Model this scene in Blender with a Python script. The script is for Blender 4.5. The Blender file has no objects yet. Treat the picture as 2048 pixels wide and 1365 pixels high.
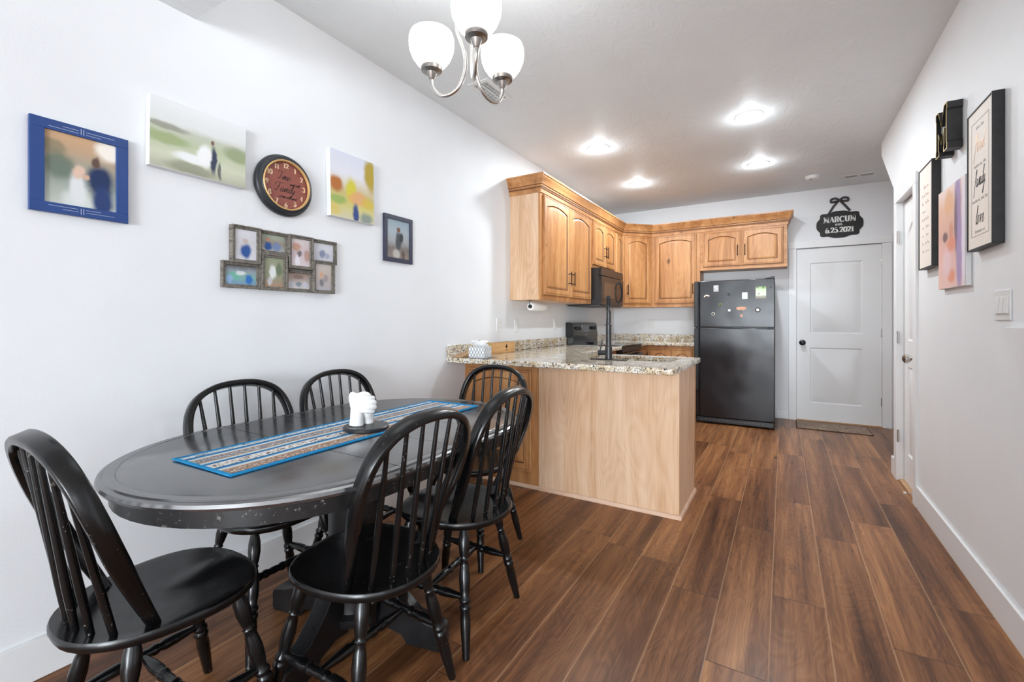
import bpy, bmesh, math, random
from mathutils import Vector, Matrix
from math import pi, sin, cos, radians
random.seed(7)
D = bpy.data
COL = bpy.context.scene.collection

# ------------------------------------------------------------------ node helpers
class NT:
    def __init__(s, name):
        s.m = D.materials.new(name); s.m.use_nodes = True
        s.t = s.m.node_tree; s.n = s.t.nodes; s.b = s.n['Principled BSDF']
    def node(s, typ, **kw):
        n = s.n.new('ShaderNode' + typ)
        for k, v in kw.items(): setattr(n, k, v)
        return n
    def link(s, a, b): s.t.links.new(a, b)
    def val(s, sock, v):
        if hasattr(v, 'is_output'): s.link(v, sock)
        else: sock.default_value = v
    def math(s, op, a, b=None, c=None, clamp=False):
        n = s.node('Math', operation=op); n.use_clamp = clamp
        s.val(n.inputs[0], a)
        if b is not None: s.val(n.inputs[1], b)
        if c is not None: s.val(n.inputs[2], c)
        return n.outputs[0]
    def vmath(s, op, a, b=None):
        n = s.node('VectorMath', operation=op); s.val(n.inputs[0], a)
        if b is not None: s.val(n.inputs[1], b)
        return n.outputs[1] if op in ('DISTANCE', 'LENGTH') else n.outputs[0]
    def xyz(s, v):
        n = s.node('SeparateXYZ'); s.link(v, n.inputs[0]); return n.outputs
    def comb(s, x, y, z):
        n = s.node('CombineXYZ')
        for i, v in enumerate((x, y, z)): s.val(n.inputs[i], v)
        return n.outputs[0]
    def ramp(s, f, stops, interp='LINEAR'):
        n = s.node('ValToRGB'); n.color_ramp.interpolation = interp; s.link(f, n.inputs[0])
        e = n.color_ramp.elements
        while len(e) < len(stops): e.new(0.5)
        for el, (p, c) in zip(e, stops):
            el.position = p; el.color = (c[0], c[1], c[2], 1) if hasattr(c, '__len__') else (c, c, c, 1)
        return n.outputs[0]
    def mix(s, f, a, b, blend='MIX'):
        n = s.node('MixRGB', blend_type=blend)
        s.val(n.inputs[0], f)
        for i, v in ((1, a), (2, b)):
            if hasattr(v, 'is_output'): s.link(v, n.inputs[i])
            else: n.inputs[i].default_value = (v[0], v[1], v[2], 1)
        return n.outputs[0]
    def noise(s, vec, scale, detail=3, rough=0.5, dist=0.0, out=0):
        n = s.node('TexNoise'); s.val(n.inputs['Vector'], vec)
        n.inputs['Scale'].default_value = scale; n.inputs['Detail'].default_value = detail
        n.inputs['Roughness'].default_value = rough; n.inputs['Distortion'].default_value = dist
        return n.outputs[out]
    def voro(s, vec, scale, out='Distance', feature='F1', rnd=1.0):
        n = s.node('TexVoronoi', feature=feature); s.val(n.inputs['Vector'], vec)
        n.inputs['Scale'].default_value = scale
        n.inputs['Randomness'].default_value = rnd
        return n.outputs[out]
    def white(s, vec, dim='3D'):
        n = s.node('TexWhiteNoise', noise_dimensions=dim)
        s.val(n.inputs['Vector' if dim != '1D' else 'W'], vec); return n.outputs
    def map(s, vec, loc=(0, 0, 0), rot=(0, 0, 0), scale=(1, 1, 1)):
        n = s.node('Mapping'); s.link(vec, n.inputs[0])
        n.inputs[1].default_value = loc; n.inputs[2].default_value = rot; n.inputs[3].default_value = scale
        return n.outputs[0]
    def pos(s): return s.node('NewGeometry').outputs['Position']
    def obj(s): return s.node('TexCoord').outputs['Object']
    def uv(s): return s.node('TexCoord').outputs['UV']
    def bump(s, h, strength=0.2, dist=0.01):
        n = s.node('Bump'); n.inputs['Strength'].default_value = strength
        n.inputs['Distance'].default_value = dist; s.link(h, n.inputs['Height'])
        s.link(n.outputs[0], s.b.inputs['Normal']); return n
    def set(s, col=None, rough=None, metal=None, **kw):
        if col is not None:
            if hasattr(col, 'is_output'): s.link(col, s.b.inputs['Base Color'])
            else: s.b.inputs['Base Color'].default_value = (col[0], col[1], col[2], 1)
        if rough is not None: s.val(s.b.inputs['Roughness'], rough)
        if metal is not None: s.b.inputs['Metallic'].default_value = metal
        for k, v in kw.items(): s.b.inputs[k.replace('_', ' ')].default_value = v
        return s

def srgb(r, g, b):
    f = lambda c: (c / 255 / 12.92) if c / 255 <= .04045 else ((c / 255 + .055) / 1.055) ** 2.4
    return (f(r), f(g), f(b))

def simple(name, col, rough=0.5, metal=0.0, var=0.06, scale=20, bump=0.0, **kw):
    t = NT(name); o = t.obj()
    n = t.noise(o, scale, 3)
    c2 = tuple(max(0, c * (1 - var)) for c in col); c1 = tuple(min(1, c * (1 + var)) for c in col)
    t.set(t.ramp(n, [(0.3, c2), (0.7, c1)]), rough, metal, **kw)
    if bump: t.bump(t.noise(o, scale * 6, 2), bump, 0.002)
    return t.m

M = {}
# painted walls, ceiling, trims
def mk_wall():
    t = NT('wall_paint'); p = t.pos()
    n = t.noise(p, 3, 2)
    t.set(t.ramp(n, [(0.3, (0.79, 0.80, 0.815)), (0.7, (0.815, 0.825, 0.84))]), 0.55)
    t.bump(t.noise(p, 90, 3, 0.6), 0.10, 0.004); return t.m
M['wall'] = mk_wall()
def mk_ceil():
    t = NT('ceiling_knockdown'); p = t.pos()
    n = t.noise(p, 2.2, 2)
    t.set(t.ramp(n, [(0.3, (0.785, 0.815, 0.83)), (0.7, (0.825, 0.855, 0.87))]), 0.6)
    a = t.noise(t.map(p, scale=(1, 0.45, 1), rot=(0, 0, 0.5)), 9, 4, 0.55, 1.6)
    h = t.ramp(a, [(0.42, 0), (0.56, 1), (0.62, 0.85)])
    t.bump(h, 0.22, 0.006); return t.m
M['ceil'] = mk_ceil()
M['trim'] = simple('white_trim_paint', (0.83, 0.83, 0.83), 0.32, var=0.01, scale=4)
M['door'] = simple('white_door_paint', (0.80, 0.80, 0.80), 0.35, var=0.01, scale=4)

def mk_floor():
    t = NT('laminate_planks'); p = t.pos(); X, Y, Z = t.xyz(p)
    w, L = 0.1905, 1.22
    rx = t.math('DIVIDE', t.math('SUBTRACT', X, 2.067), w)
    row = t.math('FLOOR', rx); fx = t.math('FRACT', rx)
    off = t.white(row, '1D')[0]
    ry = t.math('ADD', t.math('DIVIDE', Y, L), t.math('MULTIPLY', off, 3.7))
    colr = t.math('FLOOR', ry); fy = t.math('FRACT', ry)
    rn = t.white(t.comb(row, colr, 3.0))
    r = rn[0]
    sh = t.math('MULTIPLY', r, 37.0)
    gx = t.math('ADD', X, sh)
    grain = t.noise(t.comb(t.math('MULTIPLY', gx, 26.0), t.math('ADD', t.math('MULTIPLY', Y, 0.9), sh), r), 1.5, 6, 0.62, 0.6)
    fine = t.noise(t.comb(t.math('MULTIPLY', gx, 230.0), t.math('MULTIPLY', Y, 7.0), r), 1.0, 3, 0.6)
    broad = t.noise(t.comb(t.math('MULTIPLY', gx, 9.0), t.math('ADD', t.math('MULTIPLY', Y, .6), sh), r), 1.0, 3, 0.5, .3)
    # cathedral rings
    rg = t.noise(t.comb(t.math('MULTIPLY', gx, 8.0), t.math('ADD', t.math('MULTIPLY', Y, 1.7), sh), r), 1.0, 2, 0.5, 0.7)
    rings = t.math('SINE', t.math('MULTIPLY', rg, 110.0))
    f = t.math('ADD', t.math('MULTIPLY', broad, 0.62), t.math('MULTIPLY', grain, 0.38))
    f = t.math('ADD', f, t.math('MULTIPLY', rings, 0.022))
    f = t.math('ADD', f, t.math('MULTIPLY', t.math('SUBTRACT', r, 0.5), 0.09))
    f = t.math('ADD', f, t.math('MULTIPLY', t.math('SUBTRACT', fine, 0.5), 0.16))
    c = t.ramp(f, [(0.30, srgb(68, 40, 24)), (0.42, srgb(102, 64, 39)), (0.52, srgb(131, 86, 54)), (0.62, srgb(160, 110, 70)), (0.74, srgb(192, 140, 92))])
    # knots
    kv = t.voro(t.comb(t.math('MULTIPLY', gx, 5.2), t.math('MULTIPLY', Y, 1.5), sh), 1.0)
    kn = t.ramp(kv, [(0.03, 1), (0.10, 0)])
    kn2 = t.math('MULTIPLY', kn, t.ramp(t.noise(p, 24, 3), [(0.4, 0.2), (0.6, 1)]))
    c = t.mix(kn2, c, srgb(46, 30, 23))
    ex = t.math('MULTIPLY', t.math('MINIMUM', fx, t.math('SUBTRACT', 1.0, fx)), w)
    ey = t.math('MULTIPLY', t.math('MINIMUM', fy, t.math('SUBTRACT', 1.0, fy)), L)
    seam = t.ramp(ex, [(0.0005, 1), (0.0014, 0)])
    seamy = t.ramp(ey, [(0.0006, 1), (0.0016, 0)])
    c = t.mix(t.math('MULTIPLY', seam, 0.62), c, srgb(184, 146, 110))  # bevel highlight along the plank edges, painted into the colour as a paler line
    c = t.mix(t.math('MULTIPLY', seamy, 0.8), c, srgb(60, 40, 30))
    t.set(c, t.ramp(fine, [(0.3, 0.27), (0.7, 0.40)]), Specular_IOR_Level=0.28)
    h = t.math('SUBTRACT', t.math('MULTIPLY', fine, 0.25), t.math('MAXIMUM', seam, seamy))
    t.bump(h, 0.25, 0.0012)
    return t.m
M['floor'] = mk_floor()

def mk_wood(name, c0, c1, c2, axis='z', knots=0.6, rough=0.38, spec=0.5, seedv=0.0, cath=0.03):
    t = NT(name); o = t.map(t.obj(), loc=(seedv, seedv * .7, seedv * .3))
    st = {'z': (9, 9, 0.9), 'x': (0.9, 9, 9), 'y': (9, 0.9, 9)}[axis]
    st2 = {'z': (90, 90, 3), 'x': (3, 90, 90), 'y': (90, 3, 90)}[axis]
    a = t.noise(t.map(o, scale=st), 1.0, 4, 0.55, 0.8)
    b = t.noise(t.map(o, scale=st2), 1.0, 3, 0.6)
    st3 = tuple(v * 0.62 if v > 2 else v * 1.2 for v in st)
    rg = t.noise(t.map(o, scale=st3), 1.0, 1, 0.5, 0.3)
    rings = t.math('SINE', t.math('MULTIPLY', rg, 95.0))
    f = t.math('ADD', t.math('MULTIPLY', a, 0.7), t.math('MULTIPLY', b, 0.3))
    f = t.math('ADD', f, t.math('MULTIPLY', rings, cath))
    c = t.ramp(f, [(0.32, c0), (0.5, c1), (0.68, c2)])
    if knots:
        ks = {'z': (5, 5, 2.6), 'x': (2.6, 5, 5), 'y': (5, 2.6, 5)}[axis]
        v = t.voro(t.map(o, scale=ks), 1.0)
        k = t.ramp(v, [(0.04, 1), (0.13, 0)])
        k = t.math('MULTIPLY', k, t.ramp(t.noise(o, 9, 2), [(0.44, 0), (0.52, 1)]))
        c = t.mix(t.math('MULTIPLY', k, knots), c, srgb(84, 46, 22))
        v2 = t.voro(t.map(o, scale=tuple(q * 2.3 for q in ks)), 1.0)
        k2 = t.math('MULTIPLY', t.ramp(v2, [(0.03, 1), (0.07, 0)]), t.ramp(t.noise(o, 14, 2), [(0.56, 0), (0.62, 1)]))
        c = t.mix(t.math('MULTIPLY', k2, knots), c, srgb(60, 32, 16))
    t.set(c, rough, Specular_IOR_Level=spec)
    t.bump(b, 0.05, 0.001)
    return t.m
AL0, AL1, AL2 = srgb(146, 94, 50), srgb(182, 126, 76), srgb(204, 152, 100)
M['alder'] = mk_wood('knotty_alder', AL0, AL1, AL2, 'z', .95)
M['alder_x'] = mk_wood('knotty_alder_along_x', AL0, AL1, AL2, 'x')
M['alder_y'] = mk_wood('knotty_alder_along_y', AL0, AL1, AL2, 'y')
M['maple'] = mk_wood('plain_panel_veneer', srgb(198, 154, 116), srgb(216, 178, 144), srgb(228, 196, 166), 'z', 0.15, 0.42, cath=0.035)
M['glaze'] = simple('dark_brown_glaze', srgb(96, 56, 28), 0.5)
M['shoe'] = mk_wood('shoe_moulding_wood', srgb(190, 150, 122), srgb(214, 178, 152), srgb(226, 196, 172), 'x', 0.0)
M['crate'] = mk_wood('pine_crate', srgb(190, 140, 88), srgb(214, 168, 112), srgb(228, 188, 138), 'y', 0.1)
M['walnutedge'] = mk_wood('thin_board_wood', srgb(150, 112, 76), srgb(180, 140, 100), srgb(198, 160, 120), 'y', 0.1)

def mk_granite():
    t = NT('speckled_granite'); p = t.pos()
    w = t.noise(p, 14, 4, 0.6, 0.6)
    base = t.ramp(w, [(0.32, srgb(190, 164, 128)), (0.44, srgb(216, 198, 168)), (0.56, srgb(234, 226, 212)), (0.7, srgb(242, 240, 236))])
    n2 = t.noise(p, 75, 4, 0.65, 0.9)
    c = t.mix(t.ramp(n2, [(0.52, 0), (0.60, 0.85)]), base, srgb(132, 106, 76))
    n3 = t.noise(t.map(p, loc=(3.3, 1.2, 5.1), rot=(0.5, 0.6, 0.4), scale=(1, .6, 1)), 58, 3, 0.6, 1.6)
    c = t.mix(t.ramp(n3, [(0.56, 0), (0.60, 1)]), c, srgb(40, 36, 34))
    v = t.voro(p, 130)
    c = t.mix(t.ramp(v, [(0.10, 0.8), (0.2, 0)]), c, srgb(232, 226, 216))
    n4 = t.noise(t.map(p, loc=(7.3, 4.2, 2.1)), 120, 3, 0.6, 0.6)
    c = t.mix(t.ramp(n4, [(0.60, 0), (0.64, 0.9)]), c, srgb(58, 52, 50))
    t.set(c, 0.09, Specular_IOR_Level=0.6); return t.m
M['granite'] = mk_granite()

def mk_black(name, base=0.012, rough=0.3, chips=0.5, cscale=55, coat=0.0, tint=(1, 1, 1.08)):
    t = NT(name); o = t.obj()
    n = t.noise(o, 7, 3)
    c = t.ramp(n, [(0.3, tuple(base * .8 * k for k in tint)), (0.7, tuple(base * 1.3 * k for k in tint))])
    if chips:
        v = t.voro(o, cscale); g = t.noise(o, 4.5, 2)
        k = t.math('MULTIPLY', t.ramp(v, [(0.05, 1), (0.09, 0)]), t.ramp(g, [(0.56, 0), (0.62, 1)]))
        c = t.mix(t.math('MULTIPLY', k, chips), c, (0.45, 0.43, 0.40))
        pt = t.node('NewGeometry').outputs['Pointiness']
        ek = t.math('MULTIPLY', t.ramp(pt, [(0.56, 0), (0.60, 1)]), t.ramp(t.noise(o, 62, 4, 0.7), [(0.62, 0), (0.66, 1)]))
        c = t.mix(t.math('MULTIPLY', ek, chips), c, (0.35, 0.33, 0.30))
    r = t.ramp(t.noise(o, 16, 3), [(0.3, rough * .85), (0.7, rough * 1.2)])
    t.set(c, r, IOR=1.46)
    if coat: t.set(Coat_Weight=coat, Coat_Roughness=0.12)
    t.bump(t.noise(o, 45, 3), 0.06, 0.002)
    return t.m
M['chair'] = mk_black('black_chair_paint', 0.004, 0.23, .55, 70)
M['table'] = mk_black('black_table_paint', 0.009, 0.32, 0.5, 75)
def mk_tabletop():
    t = NT('satin_black_tabletop'); p = t.pos()
    n = t.noise(t.map(p, scale=(8, 1, 1)), 4, 4, 0.6)
    c = t.ramp(n, [(0.3, (0.026, 0.027, 0.030)), (0.7, (0.040, 0.041, 0.045))])
    sc = t.noise(t.map(p, rot=(0, 0, 0.5), scale=(1, 14, 1)), 6, 5, 0.7)
    c = t.mix(t.ramp(sc, [(0.66, 0), (0.74, 0.25)]), c, (0.12, 0.12, 0.12))
    t.set(c, t.ramp(t.noise(p, 9, 4, 0.6), [(0.3, 0.17), (0.7, 0.27)]), IOR=2.75)
    t.bump(t.noise(t.map(p, scale=(6, 60, 6)), 3, 3), 0.05, 0.001)
    return t.m
M['tabletop'] = mk_tabletop()
M['gap'] = simple('dark_seam_line', (0.006, 0.006, 0.006), 0.8)
M['fridge'] = mk_black('black_gloss_appliance', 0.010, 0.16, 0, tint=(1, 1.02, 1.1))
def mk_fridge_front():
    t = NT('black_textured_appliance_front'); p = t.pos()
    t.set((0.010, 0.010, 0.012), t.ramp(t.noise(p, 3, 2), [(0.3, 0.16), (0.7, 0.24)]), Specular_IOR_Level=0.5)
    a = t.noise(p, 3.0, 1); b = t.noise(p, 220, 2)
    t.bump(t.math('ADD', t.math('MULTIPLY', a, 1.0), t.math('MULTIPLY', b, 0.015)), 0.35, 0.02); return t.m
M['fridge_front'] = mk_fridge_front()
M['blackplastic'] = simple('black_plastic', (0.012, 0.012, 0.013), 0.35)
M['blackmatte'] = simple('matte_black_metal', (0.014, 0.014, 0.016), 0.38, Specular_IOR_Level=0.6)
M['darkgrey'] = simple('dark_grey_plastic', (0.05, 0.05, 0.055), 0.4)
M['glassblack'] = simple('black_glass', (0.006, 0.006, 0.007), 0.05, Specular_IOR_Level=0.8)
M['mwglass'] = simple('brown_black_microwave_window', (0.03, 0.018, 0.012), 0.12, Specular_IOR_Level=1.0)
M['bronze'] = simple('dark_bronze_handle', (0.022, 0.014, 0.011), 0.35, 0.7)
M['nickel'] = simple('brushed_nickel', (0.60, 0.58, 0.55), 0.26, 1.0, var=.03)
M['nickel_dark'] = simple('brushed_nickel_cup', (0.36, 0.34, 0.32), 0.3, 1.0, var=.05)
M['chrome'] = simple('satin_steel', (0.62, 0.62, 0.62), 0.22, 1.0, var=.02)
M['whiteplastic'] = simple('white_plastic', (0.80, 0.80, 0.79), 0.35, var=0.01)
M['slot'] = simple('dark_slot', (0.03, 0.03, 0.03), 0.7)
M['paper'] = simple('white_paper', (0.86, 0.86, 0.86), 0.9, var=0.02, scale=60, bump=0.2)
M['plaster'] = simple('white_plaster', (0.88, 0.88, 0.87), 0.6, var=0.01, scale=30, bump=0.05)
M['sink'] = simple('dark_composite_sink', (0.16, 0.14, 0.12), 0.3, var=.3, scale=120)
M['navy'] = simple('blue_painted_frame', srgb(32, 66, 128), 0.42, var=.05)
M['navydark'] = simple('dark_navy_frame', srgb(40, 42, 66), 0.45)
M['silverline'] = simple('silver_inlay', srgb(196, 208, 222), 0.3, 0.3)
M['canvas'] = simple('white_canvas_edge', (0.80, 0.80, 0.80), 0.8, var=.02, scale=80, bump=0.1)
M['gold'] = simple('pale_gold', srgb(222, 180, 120), 0.35, 0.35, var=.06)
M['goldtext'] = simple('pale_gold_numerals', srgb(236, 206, 170), 0.5)
M['clockface'] = simple('maroon_clock_face', srgb(140, 78, 66), 0.5, var=.08, scale=12)
M['clockrim'] = simple('charcoal_clock_rim', srgb(38, 40, 44), 0.36)
M['ink'] = simple('black_ink', (0.012, 0.010, 0.010), 0.6)
M['inkgrey'] = simple('soft_grey_ink', (0.22, 0.20, 0.19), 0.7)
M['rosegold'] = simple('rose_gold_ink', srgb(178, 124, 66), 0.35, 0.5, var=.25, scale=25)
M['cream'] = simple('cream_sign_paper', srgb(240, 230, 220), 0.6, var=.02)
M['blackframe'] = simple('black_stained_frame', (0.018, 0.017, 0.018), 0.5, var=.3, scale=30)
M['signblack'] = simple('matte_black_sign', (0.012, 0.010, 0.009), 0.55)
M['signwhite'] = simple('white_sign_paint', (0.82, 0.82, 0.80), 0.6)
M['ribbon'] = simple('dark_satin_ribbon', (0.045, 0.035, 0.035), 0.35, var=.4, scale=40)
M['lettergold'] = simple('gold_letter_inlay', srgb(196, 170, 104), 0.4, 0.4)
M['teal'] = simple('turquoise_cloth_edge', srgb(20, 136, 190), 0.9, var=.15, scale=150, bump=0.4)
M['green'] = simple('green_leaves', srgb(136, 168, 66), 0.5, var=.35, scale=60)
M['greydark'] = simple('grey_marble_tray', srgb(84, 84, 88), 0.25, var=.35, scale=16)
M['brownpaper'] = simple('dry_brown_card', srgb(180, 150, 120), 0.8)
M['matte_rubber'] = simple('rubber', (0.7, 0.7, 0.68), 0.6)

def mk_greywood():
    t = NT('weathered_grey_wood'); o = t.obj()
    n = t.noise(t.map(o, scale=(6, 30, 30)), 3, 5, 0.65, 1.0)
    t.set(t.ramp(n, [(0.3, srgb(58, 52, 46)), (0.45, srgb(104, 98, 90)), (0.6, srgb(134, 128, 118)), (0.72, srgb(84, 76, 68))]), 0.7)
    t.bump(n, 0.4, 0.003); return t.m
M['greywood'] = mk_greywood()

def mk_emit(name, col, s, glow=0.8):
    t = NT(name)
    t.set((0.9, 0.9, 0.9), 0.3)
    t.b.inputs['Emission Color'].default_value = (*col, 1); t.b.inputs['Emission Strength'].default_value = s
    return t.m
M['shade'] = mk_emit('lit_opal_glass', (1.0, 0.985, 0.96), 2.2)
M['lamp'] = mk_emit('lit_downlight_lens', (0.96, 0.98, 1.0), 30.0)

def mk_pane():
    t = NT('window_glass')
    tr = t.node('BsdfTransparent'); gl = t.node('BsdfGlossy'); gl.inputs['Roughness'].default_value = 0.02
    mx = t.node('MixShader'); mx.inputs[0].default_value = 0.06
    t.link(tr.outputs[0], mx.inputs[1]); t.link(gl.outputs[0], mx.inputs[2])
    t.link(mx.outputs[0], t.n['Material Output'].inputs[0]); return t.m
M['pane'] = mk_pane()

def photo_mat(name, stops, blobs, rough=0.35, horiz=False, warp=0.05):
    """soft out-of-focus picture: vertical colour bands + soft blobs (u, v, ru, rv, colour, strength)"""
    t = NT(name); uv = t.uv()
    wv = t.node('TexNoise'); t.link(uv, wv.inputs['Vector']); wv.inputs['Scale'].default_value = 4.5; wv.inputs['Detail'].default_value = 2
    dv = t.vmath('SCALE', t.vmath('SUBTRACT', wv.outputs[1], (0.5, 0.5, 0.5))); dv.node.inputs['Scale'].default_value = warp * 2
    q = t.vmath('ADD', uv, dv)
    U, V, _ = t.xyz(q)
    c = t.ramp(U if horiz else V, [(p, srgb(*cc)) for p, cc in stops])
    for (u, v, ru, rv, cc, st) in blobs:
        du = t.math('DIVIDE', t.math('SUBTRACT', U, u), ru); dw = t.math('DIVIDE', t.math('SUBTRACT', V, v), rv)
        d = t.math('SQRT', t.math('ADD', t.math('MULTIPLY', du, du), t.math('MULTIPLY', dw, dw)))
        f = t.ramp(d, [(0.45, st), (1.0, 0)], 'EASE')
        c = t.mix(f, c, srgb(*cc))
    t.set(c, rough); return t.m

# ------------------------------------------------------------------ mesh helpers
class MB:
    def __init__(s, org=(0, 0, 0), T=None):
        s.v = []; s.f = []; s.m = []; s.uv = {}; s.org = Vector(org); s.T = T or Matrix()
    def add(s, vs, fs, mi=0):
        b = len(s.v)
        for v in vs: s.v.append(s.T @ Vector(v))
        for f in fs: s.f.append([b + i for i in f]); s.m.append(mi)
        return b
    def box(s, a, b, mi=0):
        x0, x1 = sorted((a[0], b[0])); y0, y1 = sorted((a[1], b[1])); z0, z1 = sorted((a[2], b[2]))
        vs = [(x0, y0, z0), (x1, y0, z0), (x1, y1, z0), (x0, y1, z0), (x0, y0, z1), (x1, y0, z1), (x1, y1, z1), (x0, y1, z1)]
        s.add(vs, [(0, 3, 2, 1), (4, 5, 6, 7), (0, 1, 5, 4), (1, 2, 6, 5), (2, 3, 7, 6), (3, 0, 4, 7)], mi); return s
    def loft(s, rings, mi=0, cap0=True, cap1=True, closed=True, mats=None):
        n = len(rings[0]); vs = [p for r in rings for p in r]; fs = []; ms = []
        for i in range(len(rings) - 1):
            for j in range(n if closed else n - 1):
                k = (j + 1) % n
                fs.append((i * n + j, i * n + k, (i + 1) * n + k, (i + 1) * n + j)); ms.append(mats[i] if mats else mi)
        if cap0: fs.append(tuple(reversed(range(n)))); ms.append(mi)
        if cap1: fs.append(tuple((len(rings) - 1) * n + j for j in range(n))); ms.append(mats[-1] if mats and len(mats) >= len(rings) else mi)
        b = len(s.v)
        for v in vs: s.v.append(s.T @ Vector(v))
        for f, q in zip(fs, ms): s.f.append([b + i for i in f]); s.m.append(q)
        return s
    def lathe(s, prof, p0=(0, 0, 0), p1=(0, 0, 1), n=20, mi=0, cap=True):
        """prof: (t, r): t fraction (0..1) of p0->p1"""
        p0 = Vector(p0); p1 = Vector(p1); ax = p1 - p0; q = ax.normalized()
        u = q.orthogonal().normalized(); w = q.cross(u)
        rings = [[tuple(p0 + ax * t + (u * cos(2 * pi * j / n) + w * sin(2 * pi * j / n)) * max(r, 1e-5)) for j in range(n)] for t, r in prof]
        return s.loft(rings, mi, cap, cap)
    def tube(s, pts, r, n=10, mi=0, cap=True, closed=False):
        pts = [Vector(p) for p in pts]; rs = r if hasattr(r, '__len__') else [r] * len(pts)
        rings = []; up = None
        for i, p in enumerate(pts):
            if closed: tg = (pts[(i + 1) % len(pts)] - pts[i - 1])
            else: tg = pts[min(i + 1, len(pts) - 1)] - pts[max(i - 1, 0)]
            tg.normalize()
            if up is None: up = tg.orthogonal().normalized()
            up = (up - tg * up.dot(tg)); up.normalize(); w = tg.cross(up)
            rings.append([tuple(p + (up * cos(2 * pi * j / n) + w * sin(2 * pi * j / n)) * rs[i]) for j in range(n)])
        if closed: rings.append(rings[0]); cap = False
        return s.loft(rings, mi, cap, cap)
    def prism(s, poly, axis, a, b, mi=0):
        """extrude 2-D polygon (ccw) along axis between a and b"""
        def P(u, v, h): return {'x': (h, u, v), 'y': (u, h, v), 'z': (u, v, h)}[axis]
        return s.loft([[P(u, v, a) for u, v in poly], [P(u, v, b) for u, v in poly]], mi)
    def quad(s, a, b, c, d, mi=0):
        bi = s.add([a, b, c, d], [(0, 1, 2, 3)], mi); s.uv[len(s.f) - 1] = [(0, 0), (1, 0), (1, 1), (0, 1)]; return s
    def grid_uv(s, origin, du, dv, nu, nv, hf=None, mi=0):
        o = Vector(origin); du = Vector(du); dv = Vector(dv); nrm = du.cross(dv).normalized()
        b = len(s.v)
        for j in range(nv + 1):
            for i in range(nu + 1):
                p = o + du * (i / nu) + dv * (j / nv)
                if hf: p = p + nrm * hf(i / nu, j / nv)
                s.v.append(s.T @ p)
        for j in range(nv):
            for i in range(nu):
                a = b + j * (nu + 1) + i
                s.f.append([a, a + 1, a + nu + 2, a + nu + 1]); s.m.append(mi)
                s.uv[len(s.f) - 1] = [(i / nu, j / nv), ((i + 1) / nu, j / nv), ((i + 1) / nu, (j + 1) / nv), (i / nu, (j + 1) / nv)]
        return s
    def mesh(s, name, mats, smooth=35):
        me = D.meshes.new(name)
        me.from_pydata([tuple(v - s.org) for v in s.v], [], s.f)
        for m in (mats if isinstance(mats, (list, tuple)) else [mats]): me.materials.append(m)
        me.polygons.foreach_set('material_index', s.m)
        if s.uv:
            l = me.uv_layers.new(name='UVMap')
            for fi, uvs in s.uv.items():
                for k, li in enumerate(me.polygons[fi].loop_indices): l.data[li].uv = uvs[k]
        bm = bmesh.new(); bm.from_mesh(me)
        bmesh.ops.recalc_face_normals(bm, faces=[f for f in bm.faces if f.index not in s.uv]) if not s.uv else None
        bm.to_mesh(me); bm.free()
        if smooth:
            me.polygons.foreach_set('use_smooth', [True] * len(me.polygons))
            me.set_sharp_from_angle(angle=radians(smooth))
        me.update(); return me

def obj(name, mb, mats, parent=None, smooth=35, bevel=0, seg=2):
    o = D.objects.new(name, mb.mesh(name, mats, smooth)); COL.objects.link(o)
    if parent is not None: o.parent = parent
    else: o.location = mb.org
    if bevel:
        b = o.modifiers.new('Bevel', 'BEVEL'); b.width = bevel; b.segments = seg; b.limit_method = 'ANGLE'; b.angle_limit = radians(40)
    return o
def tag(o, label=None, cat=None, group=None, kind=None):
    if label: o['label'] = label
    if cat: o['category'] = cat
    if group: o['group'] = group
    if kind: o['kind'] = kind
    return o
def thing(name, label, cat, loc=(0, 0, 0), rotz=0, group=None):
    o = D.objects.new(name, None); COL.objects.link(o); o.empty_display_size = 0.05
    o.location = loc; o.rotation_euler = (0, 0, rotz); return tag(o, label, cat, group)
def struct(name, mb, mats, bevel=0, smooth=35, parent=None):
    o = obj(name, mb, mats, parent, smooth, bevel)
    if parent is None: o['kind'] = 'structure'
    return o
def dup(root, loc=None, rotz=None, label=None):
    def rec(o, par):
        c = o.copy(); COL.objects.link(c)
        if par is not None: c.parent = par
        for ch in o.children: rec(ch, c)
        return c
    r = rec(root, None)
    if loc is not None: r.location = loc
    if rotz is not None: r.rotation_euler = (0, 0, rotz)
    if label: r['label'] = label
    return r
def part(name, mb, mats, parent, bevel=0, smooth=35, label=None):
    """one-off part built in world coordinates under an unrotated thing/part"""
    base = Vector((0, 0, 0)); p = parent
    while p is not None: base += p.location; p = p.parent
    mb.org = base
    o = obj(name, mb, mats, parent, smooth, bevel)
    if label: o['label'] = label
    return o

def catmull(pts, k=8, closed=False):
    P = [Vector(p) for p in pts]; out = []; n = len(P)
    rng = range(n) if closed else range(n - 1)
    for i in rng:
        p1 = P[i]; p2 = P[(i + 1) % n]
        p0 = P[i - 1] if (i > 0 or closed) else p1 * 2 - p2
        p3 = P[(i + 2) % n] if (i + 2 < n or closed) else p2 * 2 - p1
        for j in range(k):
            t = j / k
            out.append(0.5 * ((2 * p1) + (p2 - p0) * t + (2 * p0 - 5 * p1 + 4 * p2 - p3) * t * t + (3 * p1 - p0 - 3 * p2 + p3) * t ** 3))
    if not closed: out.append(P[-1].copy())
    return out
def frame_M(o, u, v):
    """matrix: local (u, v, n) -> world"""
    u = Vector(u).normalized(); v = Vector(v).normalized(); n = u.cross(v)
    m = Matrix(((u.x, v.x, n.x, o[0]), (u.y, v.y, n.y, o[1]), (u.z, v.z, n.z, o[2]), (0, 0, 0, 1))); return m

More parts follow.
